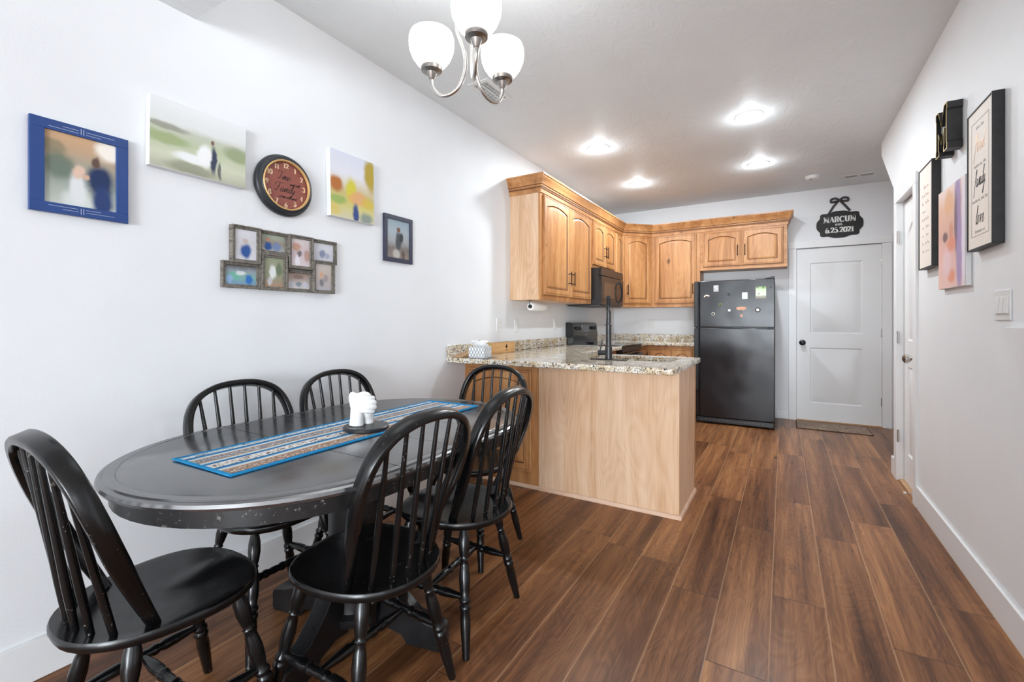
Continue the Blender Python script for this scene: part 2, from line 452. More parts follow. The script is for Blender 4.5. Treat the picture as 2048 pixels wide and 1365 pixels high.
# ------------------------------------------------------------------ lettering (pen strokes -> thin raised ribbons)
S = 0.55
G = {  # script / roman skeletons; x-height 1, ascender 2
 'f': ([[(-.25, -1.1), (0, -.3), (.25, .9), (.5, 1.9), (.72, 2.1), (.7, 1.7), (.4, 1.0)], [(-.15, .75), (.3, .85), (.85, 1.0)]], .75),
 'o': ([[(.55, .95), (.2, .9), (.0, .45), (.1, .05), (.4, .05), (.65, .5), (.55, .95), (.95, .9)]], .85),
 'd': ([[(.6, .85), (.3, .95), (.0, .5), (.1, .05), (.35, .1), (.65, .7), (.95, 2.0)], [(.68, .8), (.62, .2), (.8, .02), (1.05, .25)]], 1.05),
 'a': ([[(.62, .85), (.3, .95), (.0, .5), (.1, .05), (.35, .1), (.68, .9)], [(.66, .85), (.58, .2), (.75, .02), (1.0, .3)]], .95),
 'm': ([[(.0, .3), (.15, .95), (.12, .1)], [(.12, .1), (.3, .8), (.5, .95), (.45, .1)], [(.45, .1), (.62, .8), (.85, .95), (.8, .15), (.95, .02), (1.15, .3)]], 1.1),
 'n': ([[(.0, .3), (.15, .95), (.12, .1)], [(.12, .1), (.35, .8), (.58, .95), (.52, .15), (.68, .02), (.9, .3)]], .85),
 'i': ([[(.05, .3), (.2, .95), (.12, .15), (.28, .02), (.5, .3)], [(.28, 1.35), (.31, 1.42)]], .45),
 'l': ([[(.05, .3), (.35, 1.3), (.5, 2.0), (.35, 2.05), (.15, 1.0), (.12, .15), (.28, .02), (.5, .3)]], .45),
 'y': ([[(.0, .95), (.05, .3), (.25, .1), (.55, .9)], [(.58, .95), (.4, -.2), (.05, -1.1), (-.15, -.9), (.2, -.3), (.85, .3)]], .8),
 'v': ([[(.0, .85), (.15, .95), (.2, .05), (.6, .9), (.9, .85)]], .85),
 'e': ([[(.05, .4), (.45, .6), (.5, .9), (.25, .95), (.03, .5), (.15, .05), (.45, .05), (.8, .4)]], .72),
 't': ([[(.35, 1.7), (.18, .5), (.2, .08), (.4, .02), (.6, .3)], [(-.05, 1.1), (.6, 1.2)]], .55),
 's': ([[(.0, .1), (.35, .95), (.45, .4), (.3, .0), (.05, .05)], [(.45, .2), (.75, .35)]], .65),
 'p': ([[(.0, .3), (.18, .95), (.0, -.9)], [(.15, .6), (.4, .95), (.6, .6), (.4, .08), (.15, .1)], [(.45, .1), (.8, .3)]], .75),
 'w': ([[(.0, .95), (.05, .15), (.25, .1), (.42, .9)], [(.42, .9), (.42, .15), (.65, .1), (.85, .95), (1.0, .85)]], .98),
 'h': ([[(.05, .3), (.4, 1.5), (.45, 2.0), (.28, 1.9), (.1, .05)], [(.12, .4), (.35, .92), (.55, .8), (.5, .15), (.68, .02), (.9, .3)]], .85),
 'b': ([[(.05, .3), (.4, 1.5), (.42, 2.0), (.25, 1.9), (.1, .1), (.35, .02), (.6, .45), (.4, .9), (.2, .7)]], .7),
 'r': ([[(.0, .3), (.15, 1.0), (.3, .85), (.45, .9), (.35, .15), (.5, .02), (.7, .3)]], .65),
 'u': ([[(.0, .95), (.02, .2), (.2, .05), (.5, .9)], [(.52, .95), (.5, .15), (.65, .02), (.85, .3)]], .82),
 'T': ([[(-.3, 1.75), (.1, 2.1), (.7, 1.95), (1.3, 2.1)], [(.6, 1.95), (.5, 1.0), (.3, .1), (.0, .05), (-.05, .35)]], .95),
 'F': ([[(-.5, 1.3), (-.35, 1.9), (.2, 2.1), (.9, 2.0), (1.5, 2.15)], [(.55, 2.05), (.45, 1.0), (.2, .1), (-.1, .05), (-.15, .35)], [(.15, 1.05), (.95, 1.15)]], 1.1),
 ' ': ([], .6), ',': ([[(.05, .1), (-.05, -.25)]], .3), '.': ([[(0, 0), (.05, .05)]], .3),
}
def arc(cx, cy, rx, ry, a0, a1, n=14): return [(cx + rx * cos(radians(a0 + (a1 - a0) * i / n)), cy + ry * sin(radians(a0 + (a1 - a0) * i / n))) for i in range(n + 1)]
# roman fat-face glyphs: cap height 1; vertical pen thick, horizontal thin; 'R' strokes not smoothed
def sf(x, y, w=.17): return [(x - w, y), (x + w, y)]
RG = {
 'M': ([[(.15, 0), (.15, 1)], [(.15, 1), (.5, .05)], [(.5, .05), (.85, 1)], [(.85, 1), (.85, 0)], sf(.1, 0), sf(.88, 0), sf(.12, 1, .12), sf(.88, 1, .12)], 1.12, {0: .07}),
 'A': ([[(.08, 0), (.43, 1)], [(.43, 1), (.78, 0)], [(.2, .33), (.62, .33)], sf(.08, 0, .13), sf(.78, 0)], .95, {0: .06}),
 'R': ([[(.18, 0), (.18, 1)], [(.18, 1), (.45, 1)] + arc(.45, .75, .25, .25, 90, -90) + [(.18, .5)], [(.45, .5), (.62, .35), (.66, .08), (.85, .03)], sf(.18, 0), sf(.1, 1, .1)], .92, {}),
 'C': ([arc(.5, .5, .38, .5, 40, 320, 26), [(.82, .98), (.82, .68)]], .95, {1: .05}),
 'U': ([[(.2, 1), (.2, .35)] + arc(.47, .35, .27, .35, 180, 360) + [(.74, 1)], sf(.18, 1), sf(.74, 1, .13)], .98, {}),
 'e': ([[(.1, .35), (.5, .35)] + arc(.3, .34, .22, .34, 5, 320, 22)], .62, {}),
 's': ([[(.45, .5), (.45, .62)], arc(.3, .5, .16, .17, 30, 250, 14) + arc(.3, .17, .17, .17, 70, -160, 14), [(.1, .18), (.1, .02)]], .56, {0: .04, 2: .04}),
 't': ([[(.22, .9), (.22, .15)] + arc(.34, .13, .12, .13, 180, 330, 8), [(.05, .66), (.42, .66)]], .5, {}),
 '.': ([arc(.12, .08, .05, .05, 0, 360, 8)], .3, {0: .09}),
 '0': ([arc(.38, .5, .28, .5, 0, 360, 28)], .76, {}),
 '1': ([[(.3, 0), (.3, 1)], [(.08, .8), (.3, 1)], sf(.3, 0, .2)], .56, {}),
 '2': ([arc(.35, .72, .25, .28, 170, -30, 16) + [(.1, .04)], [(.06, .06), (.66, .06)], [(.66, .02), (.66, .25)]], .74, {1: .11, 2: .04}),
 '3': ([arc(.32, .74, .22, .26, 165, -85, 14), arc(.32, .26, .27, .27, 85, -165, 14)], .72, {}),
 '4': ([[(.48, 0), (.48, 1)], [(.48, 1), (.04, .3)], [(.04, .3), (.7, .3)], sf(.48, 0, .15)], .74, {1: .04}),
 '5': ([[(.16, 1), (.16, .55)], [(.14, .97), (.58, .97)], arc(.32, .32, .28, .32, 125, -165, 20)], .74, {0: .045, 1: .09}),
 '6': ([arc(.38, .3, .26, .3, 0, 360, 24), [(.13, .36), (.16, .66), (.3, .92), (.56, .96)]], .76, {1: .09}),
 '7': ([[(.08, .95), (.64, .95)], [(.64, .95), (.42, .5), (.3, 0)], [(.08, .75), (.08, 1)]], .7, {0: .09, 2: .04}),
 '8': ([arc(.36, .75, .21, .24, 0, 360, 22), arc(.36, .27, .27, .27, 0, 360, 24)], .74, {}),
 '9': ([arc(.36, .7, .26, .3, 0, 360, 24), [(.61, .64), (.58, .34), (.44, .08), (.18, .04)]], .76, {1: .09}),
 ' ': ([], .4, {}),
}
def stroke_ribbon(mb, pts, wf, th, mi=0):
    """flat raised ribbon in local (u, v, n)"""
    n = len(pts); L = []; R = []
    for i, p in enumerate(pts):
        a = pts[max(0, i - 1)]; b = pts[min(n - 1, i + 1)]
        tx, ty = b[0] - a[0], b[1] - a[1]; l = math.hypot(tx, ty) or 1e-9; tx /= l; ty /= l
        w = wf(tx, ty, i / (n - 1) if n > 1 else 0) / 2
        L.append((p[0] - ty * w, p[1] + tx * w)); R.append((p[0] + ty * w, p[1] - tx * w))
    rings = [[(L[i][0], L[i][1], th), (R[i][0], R[i][1], th), (R[i][0], R[i][1], 0), (L[i][0], L[i][1], 0)] for i in range(n)]
    mb.loft(rings, mi)
def script(mb, text, x, y, h, pen=.12, slant=.25, th=.0006, sp=1.0, mi=0, center=True, sx=1.0):
    tot = sum(G[c][1] for c in text) * sp
    cx = x - (tot * h * sx / 2 if center else 0)
    for c in text:
        for st in G[c][0]:
            p = [(a[0], a[1]) for a in (catmull([(q[0], q[1], 0) for q in st], 6) if len(st) > 2 else [Vector((q[0], q[1], 0)) for q in st])]
            p = [(cx + (a + slant * b) * h * sx, y + b * h) for a, b in p]
            stroke_ribbon(mb, p, lambda tx, ty, t: h * pen * (.45 + .75 * abs(ty)), th, mi)
        cx += G[c][1] * h * sx * sp
def roman(mb, text, x, y, h, thick=.24, thin=.07, th=.0008, mi=0, sx=1.0, sp=1.0):
    tot = sum(RG[c][1] for c in text) * h * sx * sp; cx = x - tot / 2
    for c in text:
        g = RG[c]
        for k, st in enumerate(g[0]):
            p = [(cx + a * h * sx, y + b * h) for a, b in st]
            if len(p) == 2: p = [p[0], ((p[0][0] + p[1][0]) / 2, (p[0][1] + p[1][1]) / 2), p[1]]
            fx = g[2].get(k)
            stroke_ribbon(mb, p, (lambda tx, ty, t, fx=fx: h * fx) if fx else (lambda tx, ty, t: h * (thin + (thick - thin) * abs(ty) ** 1.5)), th, mi)
        cx += g[1] * h * sx * sp
def plain_text(name, text, M4, size, mat, parent, spacing=1.0, squash=1.0):
    cu = D.curves.new(name, 'FONT'); cu.body = text; cu.size = size; cu.align_x = 'CENTER'; cu.extrude = .0003; cu.space_character = spacing
    tmp = D.objects.new(name, cu); COL.objects.link(tmp)
    bpy.context.view_layer.update()
    me = D.meshes.new_from_object(tmp.evaluated_get(bpy.context.evaluated_depsgraph_get()))
    D.objects.remove(tmp); D.curves.remove(cu)
    base = Vector((0, 0, 0)); p = parent
    while p is not None: base += p.location; p = p.parent
    me.transform(Matrix.Translation(-base) @ M4 @ Matrix.Diagonal((squash, 1, 1, 1)))
    me.materials.clear(); me.materials.append(mat)
    o = D.objects.new(name, me); COL.objects.link(o); o.parent = parent; return o

# ------------------------------------------------------------------ room constants (metres)
W = 2.842; YB = 6.417; H = 2.727; HL = 2.44; YS = 0.955
XA = 3.9; YR = -7.0; XR = 5.6; YW0 = 1.2

# ------------------------------------------------------------------ shell
fl = MB(); fl.box((-.1, YR - .1, -.06), (XR + .1, YB + .1, 0)); struct('floor', fl, M['floor'])
ce = MB()
ce.box((-.1, YS, H), (XR + .1, YB + .1, H + .08)); ce.box((-.1, YR - .1, HL), (XR + .1, YS, H + .08))
struct('ceiling', ce, M['ceil'])
wl = MB(); wl.box((-.12, YR - .1, 0), (0, YB + .1, H)); struct('wall_left', wl, M['wall'])
wb = MB()
DX0, DX1, DH = 2.2405, 3.047, 2.045
wb.box((0, YB, 0), (DX0 - .004, YB + .1, H)); wb.box((DX0 - .004, YB, DH + .004), (DX1 + .004, YB + .1, H)); wb.box((DX1 + .004, YB, 0), (XA, YB + .1, H))
struct('wall_back', wb, M['wall'])
S0, S1 = 3.853, 4.36     # side door opening in the right wall
wr = MB()
wr.box((W, YW0, 0), (XA, S0, H)); wr.box((W, S0, 2.055), (XA, S1, H)); wr.box((W + .12, S0, 0), (XA, S1, 2.055)); wr.box((W, S1, 0), (XA, 4.535, H))
wr.prism([(4.535, 2.205), (5.047, 2.62), (5.047, H), (4.535, H)], 'x', W, XA)
struct('wall_right', wr, M['wall'])
wa = MB(); wa.box((XA, YW0, 0), (XA + .1, YB + .1, H)); wa.box((XA, YW0, 0), (XR, YW0 + .1, H)); struct('wall_alcove', wa, M['wall'])
# rear wall and side wall behind the camera, with window openings
def wall_with_holes(name, axis, c0, c1, a0, a1, z1, holes):
    mb = MB(); cuts = sorted(holes); pos = a0
    def bx(p, q, zz0, zz1):
        if axis == 'y': mb.box((p, c0, zz0), (q, c1, zz1))
        else: mb.box((c0, p, zz0), (c1, q, zz1))
    for (h0, h1, b, t_) in cuts:
        bx(pos, h0, 0, z1); bx(h0, h1, t_, z1)
        if b > 0: bx(h0, h1, 0, b)
        pos = h1
    bx(pos, a1, 0, z1); struct(name, mb, M['wall'])
REAR = [(0.45, 2.35, 0.6, 2.2), (2.75, 5.15, 0.02, 2.2)]
SIDE = [(-3.2, -1.5, 0.75, 2.15)]
wall_with_holes('wall_rear', 'y', YR - .1, YR, -.1, XR + .1, HL, REAR)
wall_with_holes('wall_side', 'x', XR, XR + .1, YR, YW0, HL, SIDE)
def window(n, axis, c, h):
    a0, a1, z0, z1 = h; mb = MB(); e = .05
    def bx(p, q, s0, s1, cc0=-.03, cc1=.05):
        if axis == 'y': mb.box((p, c + cc0, s0), (q, c + cc1, s1))
        else: mb.box((c + cc0, p, s0), (c + cc1, q, s1))
    bx(a0, a0 + e, z0, z1); bx(a1 - e, a1, z0, z1); bx(a0, a1, z0, z0 + e); bx(a0, a1, z1 - e, z1); m = (a0 + a1) / 2; bx(m - e / 2, m + e / 2, z0, z1)
    f = struct('window_%d' % n, mb, M['trim'], .003)
    pm = MB()
    if axis == 'y': pm.box((a0 + e, c + .008, z0 + e), (a1 - e, c + .012, z1 - e))
    else: pm.box((c + .008, a0 + e, z0 + e), (c + .012, a1 - e, z1 - e))
    obj('window_pane', pm, M['pane'], f)
window(1, 'y', YR - .05, REAR[0]); window(2, 'y', YR - .05, REAR[1]); window(3, 'x', XR + .05, SIDE[0])

# baseboards
def baseboard(name, x0, y0, x1, y1, h=.135, t=.014):
    mb = MB(); mb.box((x0, y0, 0), (x1, y1, h)); return struct(name, mb, M['trim'], .003)
baseboard('baseboard_left', 0, YR, .014, 2.824)
baseboard('baseboard_right', W - .014, YW0, W, S0 - .075)
baseboard('baseboard_alcove', W - .014, S1 + .075, W, 4.549)
baseboard('baseboard_back', 2.035, YB - .014, DX0 - .083, YB, .11)
baseboard('baseboard_rear', 0.015, YR, 2.75, YR + .014)

# ---- panelled doors (local: u right, v up, n toward the room)
def rect_ring(w0, h0, w1, h1, n, arch=0.0, k=12):
    """ring of 4k points around rect [w0,w1]x[h0,h1]; arch lowers the top corners"""
    pts = []
    for i in range(k): pts.append((w0 + (w1 - w0) * i / k, h0, n))
    zt = h1 - arch
    for i in range(k): pts.append((w1, h0 + (zt - h0) * i / k, n))
    for i in range(k):
        s = 1 - 2 * i / k; x = w0 + (w1 - w0) * (s + 1) / 2
        pts.append((x, zt + arch * (1 - s * s) if arch else h1, n))
    for i in range(k): pts.append((w0, zt - (zt - h0) * i / k, n))
    return pts
def interior_door(mb, w, h, th, panels):
    xs = [0, panels[0][0], panels[0][1], w]
    mb.box((0, 0, -th), (xs[1], h, 0)); mb.box((xs[2], 0, -th), (w, h, 0))
    zs = [0] + [z for p in panels for z in (p[2], p[3])] + [h]
    for i in range(0, len(zs), 2): mb.box((xs[1], zs[i], -th), (xs[2], zs[i + 1], 0))
    for (u0, u1, v0, v1, ar) in panels:
        def r(i, n, a): return rect_ring(u0 + i, v0 + i, u1 - i, v1 - i, n, a)
        mb.loft([rect_ring(u0, v0, u1, v1, -th), rect_ring(u0, v0, u1, v1, -.0001), r(.004, -.0001, ar), r(.014, -.009, ar), r(.024, -.009, ar), r(.045, -.002, ar)], 0)
def hinge(mb, p, u=(0, 0, 1)):
    x, y, z = p; mb.lathe([(0, .007), (1, .007)], (x, y, z - .045), (x, y, z + .045), 10)

# back door (door_1)
cas = MB()
cz = .012
cas.box((DX0 - .078, YB - .016, 0), (DX0 + .001, YB + .04, DH)); cas.box((DX1 - .001, YB - .016, 0), (DX1 + .083, YB + .04, DH))
cas.box((DX0 - .083, YB - .02, DH + .001), (DX1 + .09, YB + .04, DH + .085))
struct('trim_1', cas, M['trim'], .002)
d1m = MB(T=frame_M((DX0 + .003, YB + .012, .012), (1, 0, 0), (0, 0, 1)))
dw = DX1 - DX0 - .006
interior_door(d1m, dw, DH - .016, .035, [(.13, dw - .165, .20, .86, 0), (.13, dw - .165, 1.02, 1.86, 0)])
door1 = struct('door_1', d1m, M['door'], 0)
d1m2 = MB(); kx, kz = DX0 + .062, .925
d1m2.lathe([(0, .033), (.06, .034), (.13, .028), (.16, .013), (.45, .011), (.5, .02), (.62, .028), (.85, .029), (1, .012)], (kx, YB + .012, kz), (kx, YB - .06, kz), 20)
obj('door_knob', d1m2, M['blackmatte'], door1)['label'] = 'black round knob'
for z in (.28, 1.05, 1.82):
    hm = MB(); hinge(hm, (DX1 - .004, YB + .006, z)); obj('hinge', hm, M['chrome'], door1)
th = MB(); th.box((DX0, YB - .02, 0), (DX1, YB + .1, .012)); struct('trim_2', th, M['walnutedge'])
ob = MB(); ob.box((DX0 - .004, YB + .1, 0), (DX1 + .004, YB + .12, DH + .1)); struct('wall_beyond_door', ob, M['wall'])

# side door (door_2), hinges at the far side
cas = MB()
cas.box((W - .016, S0 - .074, 0), (W + .03, S0 + .001, 2.055)); cas.box((W - .016, S1 - .001, 0), (W + .03, S1 + .074, 2.055)); cas.box((W - .016, S0 - .074, 2.056), (W + .03, S1 + .074, 2.13))
struct('trim_3', cas, M['trim'], .002)
d2m = MB(T=frame_M((W + .032, S1 - .003, .014), (0, -1, 0), (0, 0, 1)))
dw2 = S1 - S0 - .006
interior_door(d2m, dw2, 2.03, .035, [(.10, dw2 - .10, .20, .84, 0), (.10, dw2 - .10, 1.02, 1.86, .08)])
door2 = struct('door_2', d2m, M['door'], 0)
km = MB(); ky = 3.925
km.lathe([(0, .032), (.08, .033), (.12, .02), (.18, .011), (.45, .011), (.52, .022), (.7, .031), (.86, .031), (1, .012)], (W + .032, ky, .93), (W - .055, ky, .93), 20)
obj('door_knob', km, M['nickel'], door2)['label'] = 'brushed nickel knob'
for z in (.33, 1.06, 1.80):
    hm = MB(); hinge(hm, (W - .003, S1 - .004, z)); obj('hinge', hm, M['chrome'], door2)
ds = thing('door_stop', 'small spring door stop with white tip at foot of side door', 'door stop', (W + .02, 3.90, .045))
sm = MB(); sm.tube([(W + .031 - i * .0012, 3.90 + .004 * cos(i * 1.3), .045 + .004 * sin(i * 1.3)) for i in range(60)], .0012, 6); part('spring', sm, M['chrome'], ds)
sm = MB(); sm.lathe([(0, .008), (1, .007)], (W - .04, 3.90, .045), (W - .053, 3.90, .045), 12); part('tip', sm, M['matte_rubber'], ds)
th2 = MB(); th2.box((W + .001, S0, 0), (W + .118, S1, .012)); struct('trim_4', th2, M['walnutedge'])
# sloping white stair cap on the right wall
tc = MB(); tc.prism([(2.415, 1.155), (1.9, 1.155), (1.6, .60), (1.6, .48), (2.24, .985)], 'x', W - .02, W); struct('trim_5', tc, M['trim'], .003)

# ------------------------------------------------------------------ dining table
TC = (.69, 1.20)
def stadium(r, hs, n=28, cx=TC[0], cy=TC[1]):
    pts = [(cx + r * cos(pi * i / n), cy + hs + r * sin(pi * i / n)) for i in range(n + 1)]
    pts += [(cx + r * cos(pi + pi * i / n), cy - hs + r * sin(pi + pi * i / n)) for i in range(n + 1)]
    return pts
HS = .255
table = thing('dining_table', 'oval black painted dining table with a pedestal base and striped runner', 'table', (TC[0], TC[1], 0))
R0 = .503
# top built as end halves and two leaves, split by thin seams
seams = [-9, -.245, .01, .262, 9]
prof = [(.022, .735), (.004, .737), (0, .745), (.003, .753), (.010, .757), (.014, .7565), (.017, .760), (.040, .760), (.043, .7575), (.047, .760)]
def top_piece(y0, y1):
    mb = MB(); N = 60
    ys = []
    rings = []
    lo = max(y0, -HS - R0); hi = min(y1, HS + R0)
    # outline of the strip between lo and hi for inset i
    def outline(ins):
        r = R0 - ins; out = []
        a = max(lo, -HS - r); b = min(hi, HS + r)
        def half(y):
            e = max(0, abs(y) - HS); return math.sqrt(max(0, r * r - e * e))
        K = 26
        def yy(i):
            t_ = i / K
            if y0 < -5: t_ = 1 - cos(t_ * pi / 2)
            elif y1 > 5: t_ = sin(t_ * pi / 2)
            return a + (b - a) * t_
        for i in range(K + 1): out.append((TC[0] + half(yy(i)), TC[1] + yy(i)))
        for i in range(K, -1, -1): out.append((TC[0] - half(yy(i)), TC[1] + yy(i)))
        return out
    rings = [[(x, y, z) for x, y in outline(ins)] for ins, z in prof]
    mb.loft(rings, 0); return mb
GAP = .0012
for k in range(4):
    mb = top_piece(seams[k] + (GAP if k else 0), seams[k + 1] - (GAP if k < 3 else 0))
    part('tabletop' if k in (0, 3) else 'table_leaf', mb, M['tabletop'], table)
ap = MB()
o1 = stadium(R0 - .028, HS); o2 = stadium(R0 - .05, HS)
ap.loft([[(x, y, .688) for x, y in o2], [(x, y, .688) for x, y in o1], [(x, y, .7349) for x, y in o1], [(x, y, .7349) for x, y in o2]], 0, False, False)
ap.loft([[(x, y, .7349) for x, y in o2], [(x, y, .688) for x, y in o2]], 0, False, False)
part('apron', ap, M['table'], table)
bl = MB()
for sx in (-.17, .17): bl.box((TC[0] + sx - .025, TC[1] - .55, .695), (TC[0] + sx + .025, TC[1] + .55, .734))
bl.box((TC[0] - .24, TC[1] - .16, .665), (TC[0] + .24, TC[1] + .16, .695))
part('slide_rail', bl, M['table'], table, .003)
pc = MB()
pc.lathe([(0, .13), (.02, .135), (.05, .135), (.07, .115), (.10, .112), (.28, .108), (.30, .118), (.34, .118), (.36, .106), (.40, .100), (.68, .100), (.72, .108), (.75, .108), (.78, .098), (.84, .105), (.92, .13), (1, .15)],
         (TC[0], TC[1], .07), (TC[0], TC[1], .665), 40)
part('pedestal', pc, M['table'], table)
for k in range(4):
    a = radians(12 + 90 * k); fm = MB(T=Matrix.Translation((TC[0], TC[1], 0)) @ Matrix.Rotation(a, 4, 'Z'))
    poly = [(.08, .03), (.15, .045), (.22, .03), (.245, .0), (.375, .0), (.385, .012), (.385, .075), (.37, .088), (.33, .092), (.27, .11), (.20, .17), (.15, .235), (.11, .27), (.08, .27)]
    poly = [(p[0], p[1]) for p in poly]
    fm.prism(poly, 'y', -.032, .032)
    part('foot', fm, M['table'], table, .004)

# ------------------------------------------------------------------ Windsor chairs
SEAT_Z = .45
def make_chair(label):
    t = thing('dining_chair', label, 'chair', (0, 0, 0), 0, 'black bow-back chairs around the dining table')
    # seat
    def outl(s, z, dish=False, n=44):
        out = []
        for i in range(n):
            a = 2 * pi * i / n; c, sn = cos(a), sin(a)
            y = .2165 * math.copysign(abs(sn) ** (2 / 2.35), sn)
            x = math.copysign(abs(c) ** (2 / 2.35), c) * (.205 + .02 * y / .2165)
            x *= s; y *= s
            zz = z
            if dish:
                q = max(0, 1 - (x / .19) ** 2) * max(0, 1 - ((y + .02) / .19) ** 2)
                zz = z - .010 * q + .006 * max(0, 1 - (x / .05) ** 2) * max(0, min(1, (y + .02) / .16)) * (1 if s < .97 else 0)
            out.append((x, y, zz))
        return out
    mb = MB()
    rings = [outl(.80, .420), outl(.95, .421), outl(.985, .426), outl(1.0, .435), outl(.998, .444), outl(.985, .4495)] + [outl(s, SEAT_Z, True) for s in (.95, .85, .72, .58, .44, .3, .16, .05)]
    mb.loft(rings, 0); obj('seat', mb, M['chair'], t, 60)
    # legs
    prof = [(0, .012), (.04, .014), (.10, .0195), (.17, .0205), (.24, .0165), (.265, .013), (.28, .0165), (.295, .013), (.33, .0165), (.42, .0205), (.50, .019), (.555, .0145), (.57, .0195), (.59, .0205), (.605, .015), (.62, .0195), (.64, .0205), (.66, .0165), (.72, .0185), (.80, .0175), (1, .0125)]
    legs = {}
    for s in (-1, 1):
        for key, top, foot in (('f', (.135 * s, .125, .426), (.205 * s, .215, 0)), ('r', (.115 * s, -.10, .426), (.20 * s, -.165, 0))):
            mb = MB(); mb.lathe(prof, top, foot, 16); obj('leg', mb, M['chair'], t, 50)
            legs[key, s] = (Vector(top), Vector(foot))
    sp = [(0, .008), (.10, .011), (.22, .0155), (.32, .0165), (.36, .012), (.38, .0155), (.41, .0165), (.44, .0125), (.5, .0145), (.56, .0125), (.59, .0165), (.62, .0155), (.64, .012), (.68, .0165), (.78, .0155), (.90, .011), (1, .008)]
    mids = []
    for s in (-1, 1):
        a = legs['f', s][0].lerp(legs['f', s][1], .56); b = legs['r', s][0].lerp(legs['r', s][1], .56)
        mb = MB(); mb.lathe(sp, a, b, 14); obj('stretcher', mb, M['chair'], t, 50); mids.append((a + b) / 2)
    mb = MB(); mb.lathe(sp, mids[0], mids[1], 14); obj('stretcher', mb, M['chair'], t, 50)
    # bow back
    foot = Vector((0, -.075, SEAT_Z)); up = Vector((0, -.177, .468)); Lb = up.length; up.normalize()
    nrm = Vector((1, 0, 0)).cross(up)
    ctrl = [(.148, -.012), (.166, .08), (.188, .17), (.205, .26), (.207, .33), (.190, .40), (.152, .452), (.085, .484), (0, .493)]
    full = [(u, v) for u, v in ctrl] + [(-u, v) for u, v in reversed(ctrl[:-1])]
    cv = catmull([(u, v, 0) for u, v in full], 6)
    bend = lambda v: -.010 * sin(pi * min(1, max(0, v / .5)))   # slight backward curve
    mb = MB(); rings = []
    for i, p in enumerate(cv):
        a = cv[max(0, i - 1)]; b = cv[min(len(cv) - 1, i + 1)]; tg = (b - a).normalized(); sd = Vector((-tg.y, tg.x, 0))
        q = min(1, p.y / .2) if p.y > 0 else 0
        hw = .0118; hd = .013 + .0075 * q
        ring = []
        for (cu, cd) in ((1, .78), (.68, 1), (-.68, 1), (-1, .78), (-1, -.78), (-.68, -1), (.68, -1), (1, -.78)):
            uu = p.x + sd.x * hw * cu; vv = p.y + sd.y * hw * cu
            P = foot + Vector((1, 0, 0)) * uu + up * vv + nrm * (hd * cd) + Vector((0, bend(vv), 0))
            ring.append(tuple(P))
        rings.append(ring)
    mb.loft(rings, 0); obj('back_bow', mb, M['chair'], t, 50)
    for k in range(6):
        f = -1 + 2 * k / 5; bx = f * .121; by = -.182 + .042 * f * f
        ut = f * .152
        # height of the bow at lateral ut
        vb = max((c.y for c in cv if abs(c.x - ut) < .012), default=.46) - .004
        top = foot + Vector((ut, 0, 0)) + up * vb + Vector((0, bend(vb), 0))
        mb = MB(); b0 = Vector((bx, by, SEAT_Z - .006))
        mb.lathe([(0, .0078), (.25, .0092), (.6, .0082), (1, .0058)], b0, top, 12); obj('spindle', mb, M['chair'], t, 50)
    return t
CH = [((.657, .571), 0, 'black bow-back chair at the near end of the table, its whole seat in view'),
      ((1.008, .985), pi / 2, 'black bow-back chair nearer the camera on the right long side of the table'),
      ((.985, 1.462), pi / 2 + .07, 'black bow-back chair on the right side of the table, nearer the kitchen peninsula'),
      ((.352, 1.065), -pi / 2, 'black bow-back chair against the wall, below the wall clock and weathered frame'),
      ((.352, 1.555), -pi / 2, 'black bow-back chair against the wall behind the white hands sculpture'),
      ((.69, 1.965), pi, 'black bow-back chair at the far end of the table before the peninsula cabinet door')]
ch0 = make_chair(CH[0][2]); ch0.location = (*CH[0][0], 0)
for (p, r, l) in CH[1:]: dup(ch0, (*p, 0), r, l)

# ------------------------------------------------------------------ table runner
def mk_runner():
    t = NT('striped_woven_runner'); U, V, _ = t.xyz(t.uv())
    teal, lb, wh, br, gy, dk = srgb(14, 104, 160), srgb(128, 188, 216), srgb(232, 228, 220), srgb(150, 112, 84), srgb(150, 150, 158), srgb(44, 44, 52)
    st = [(0, teal), (.02, teal), (.03, lb), (.10, wh), (.125, teal), (.165, teal), (.185, lb), (.21, wh), (.25, br), (.27, gy), (.36, gy), (.38, br), (.42, wh), (.44, lb), (.46, teal), (.495, teal), (.51, wh), (.64, wh), (.65, teal), (.69, teal), (.71, lb), (.74, wh), (.79, br), (.92, br), (.94, teal), (1, teal)]
    c = t.ramp(U, st)
    def motif(u0, u1, col, sx, sy, thr, seed):
        m = t.math('MULTIPLY', t.math('GREATER_THAN', U, u0), t.math('LESS_THAN', U, u1))
        w = t.noise(t.comb(t.math('MULTIPLY', U, sx), t.math('MULTIPLY', V, sy), seed), 1.0, 2, .6, 1.5)
        k = t.ramp(w, [(thr, 0), (thr + .03, 1)])
        return t.math('MULTIPLY', m, k), col
    for mm in (motif(.04, .13, dk, 30, 60, .56, 1.), motif(.265, .365, dk, 45, 150, .52, 2.), motif(.265, .365, wh, 40, 170, .56, 5.), motif(.515, .645, srgb(96, 74, 62), 28, 70, .52, 3.), motif(.515, .645, wh, 30, 120, .60, 7.), motif(.80, .925, wh, 50, 160, .55, 4.), motif(.80, .925, dk, 50, 150, .62, 8.)):
        c = t.mix(mm[0], c, mm[1])
    e = t.math('MINIMUM', V, t.math('SUBTRACT', 1.0, V)); em = t.math('LESS_THAN', e, .012)
    c = t.mix(em, c, srgb(20, 146, 200))
    t.set(c, .9)
    wv = t.math('SINE', t.math('MULTIPLY', V, 1900.0)); t.bump(wv, .15, .001)
    return t.m
rn = MB()
def hf(u, v): return .0006 * sin(v * 22 + u * 3) * (1 - abs(2 * u - 1) ** 4)
ro = (.546, .644, .7635); du = Vector((.303, .008, 0)); dv = Vector((-.014, 1.16, 0))
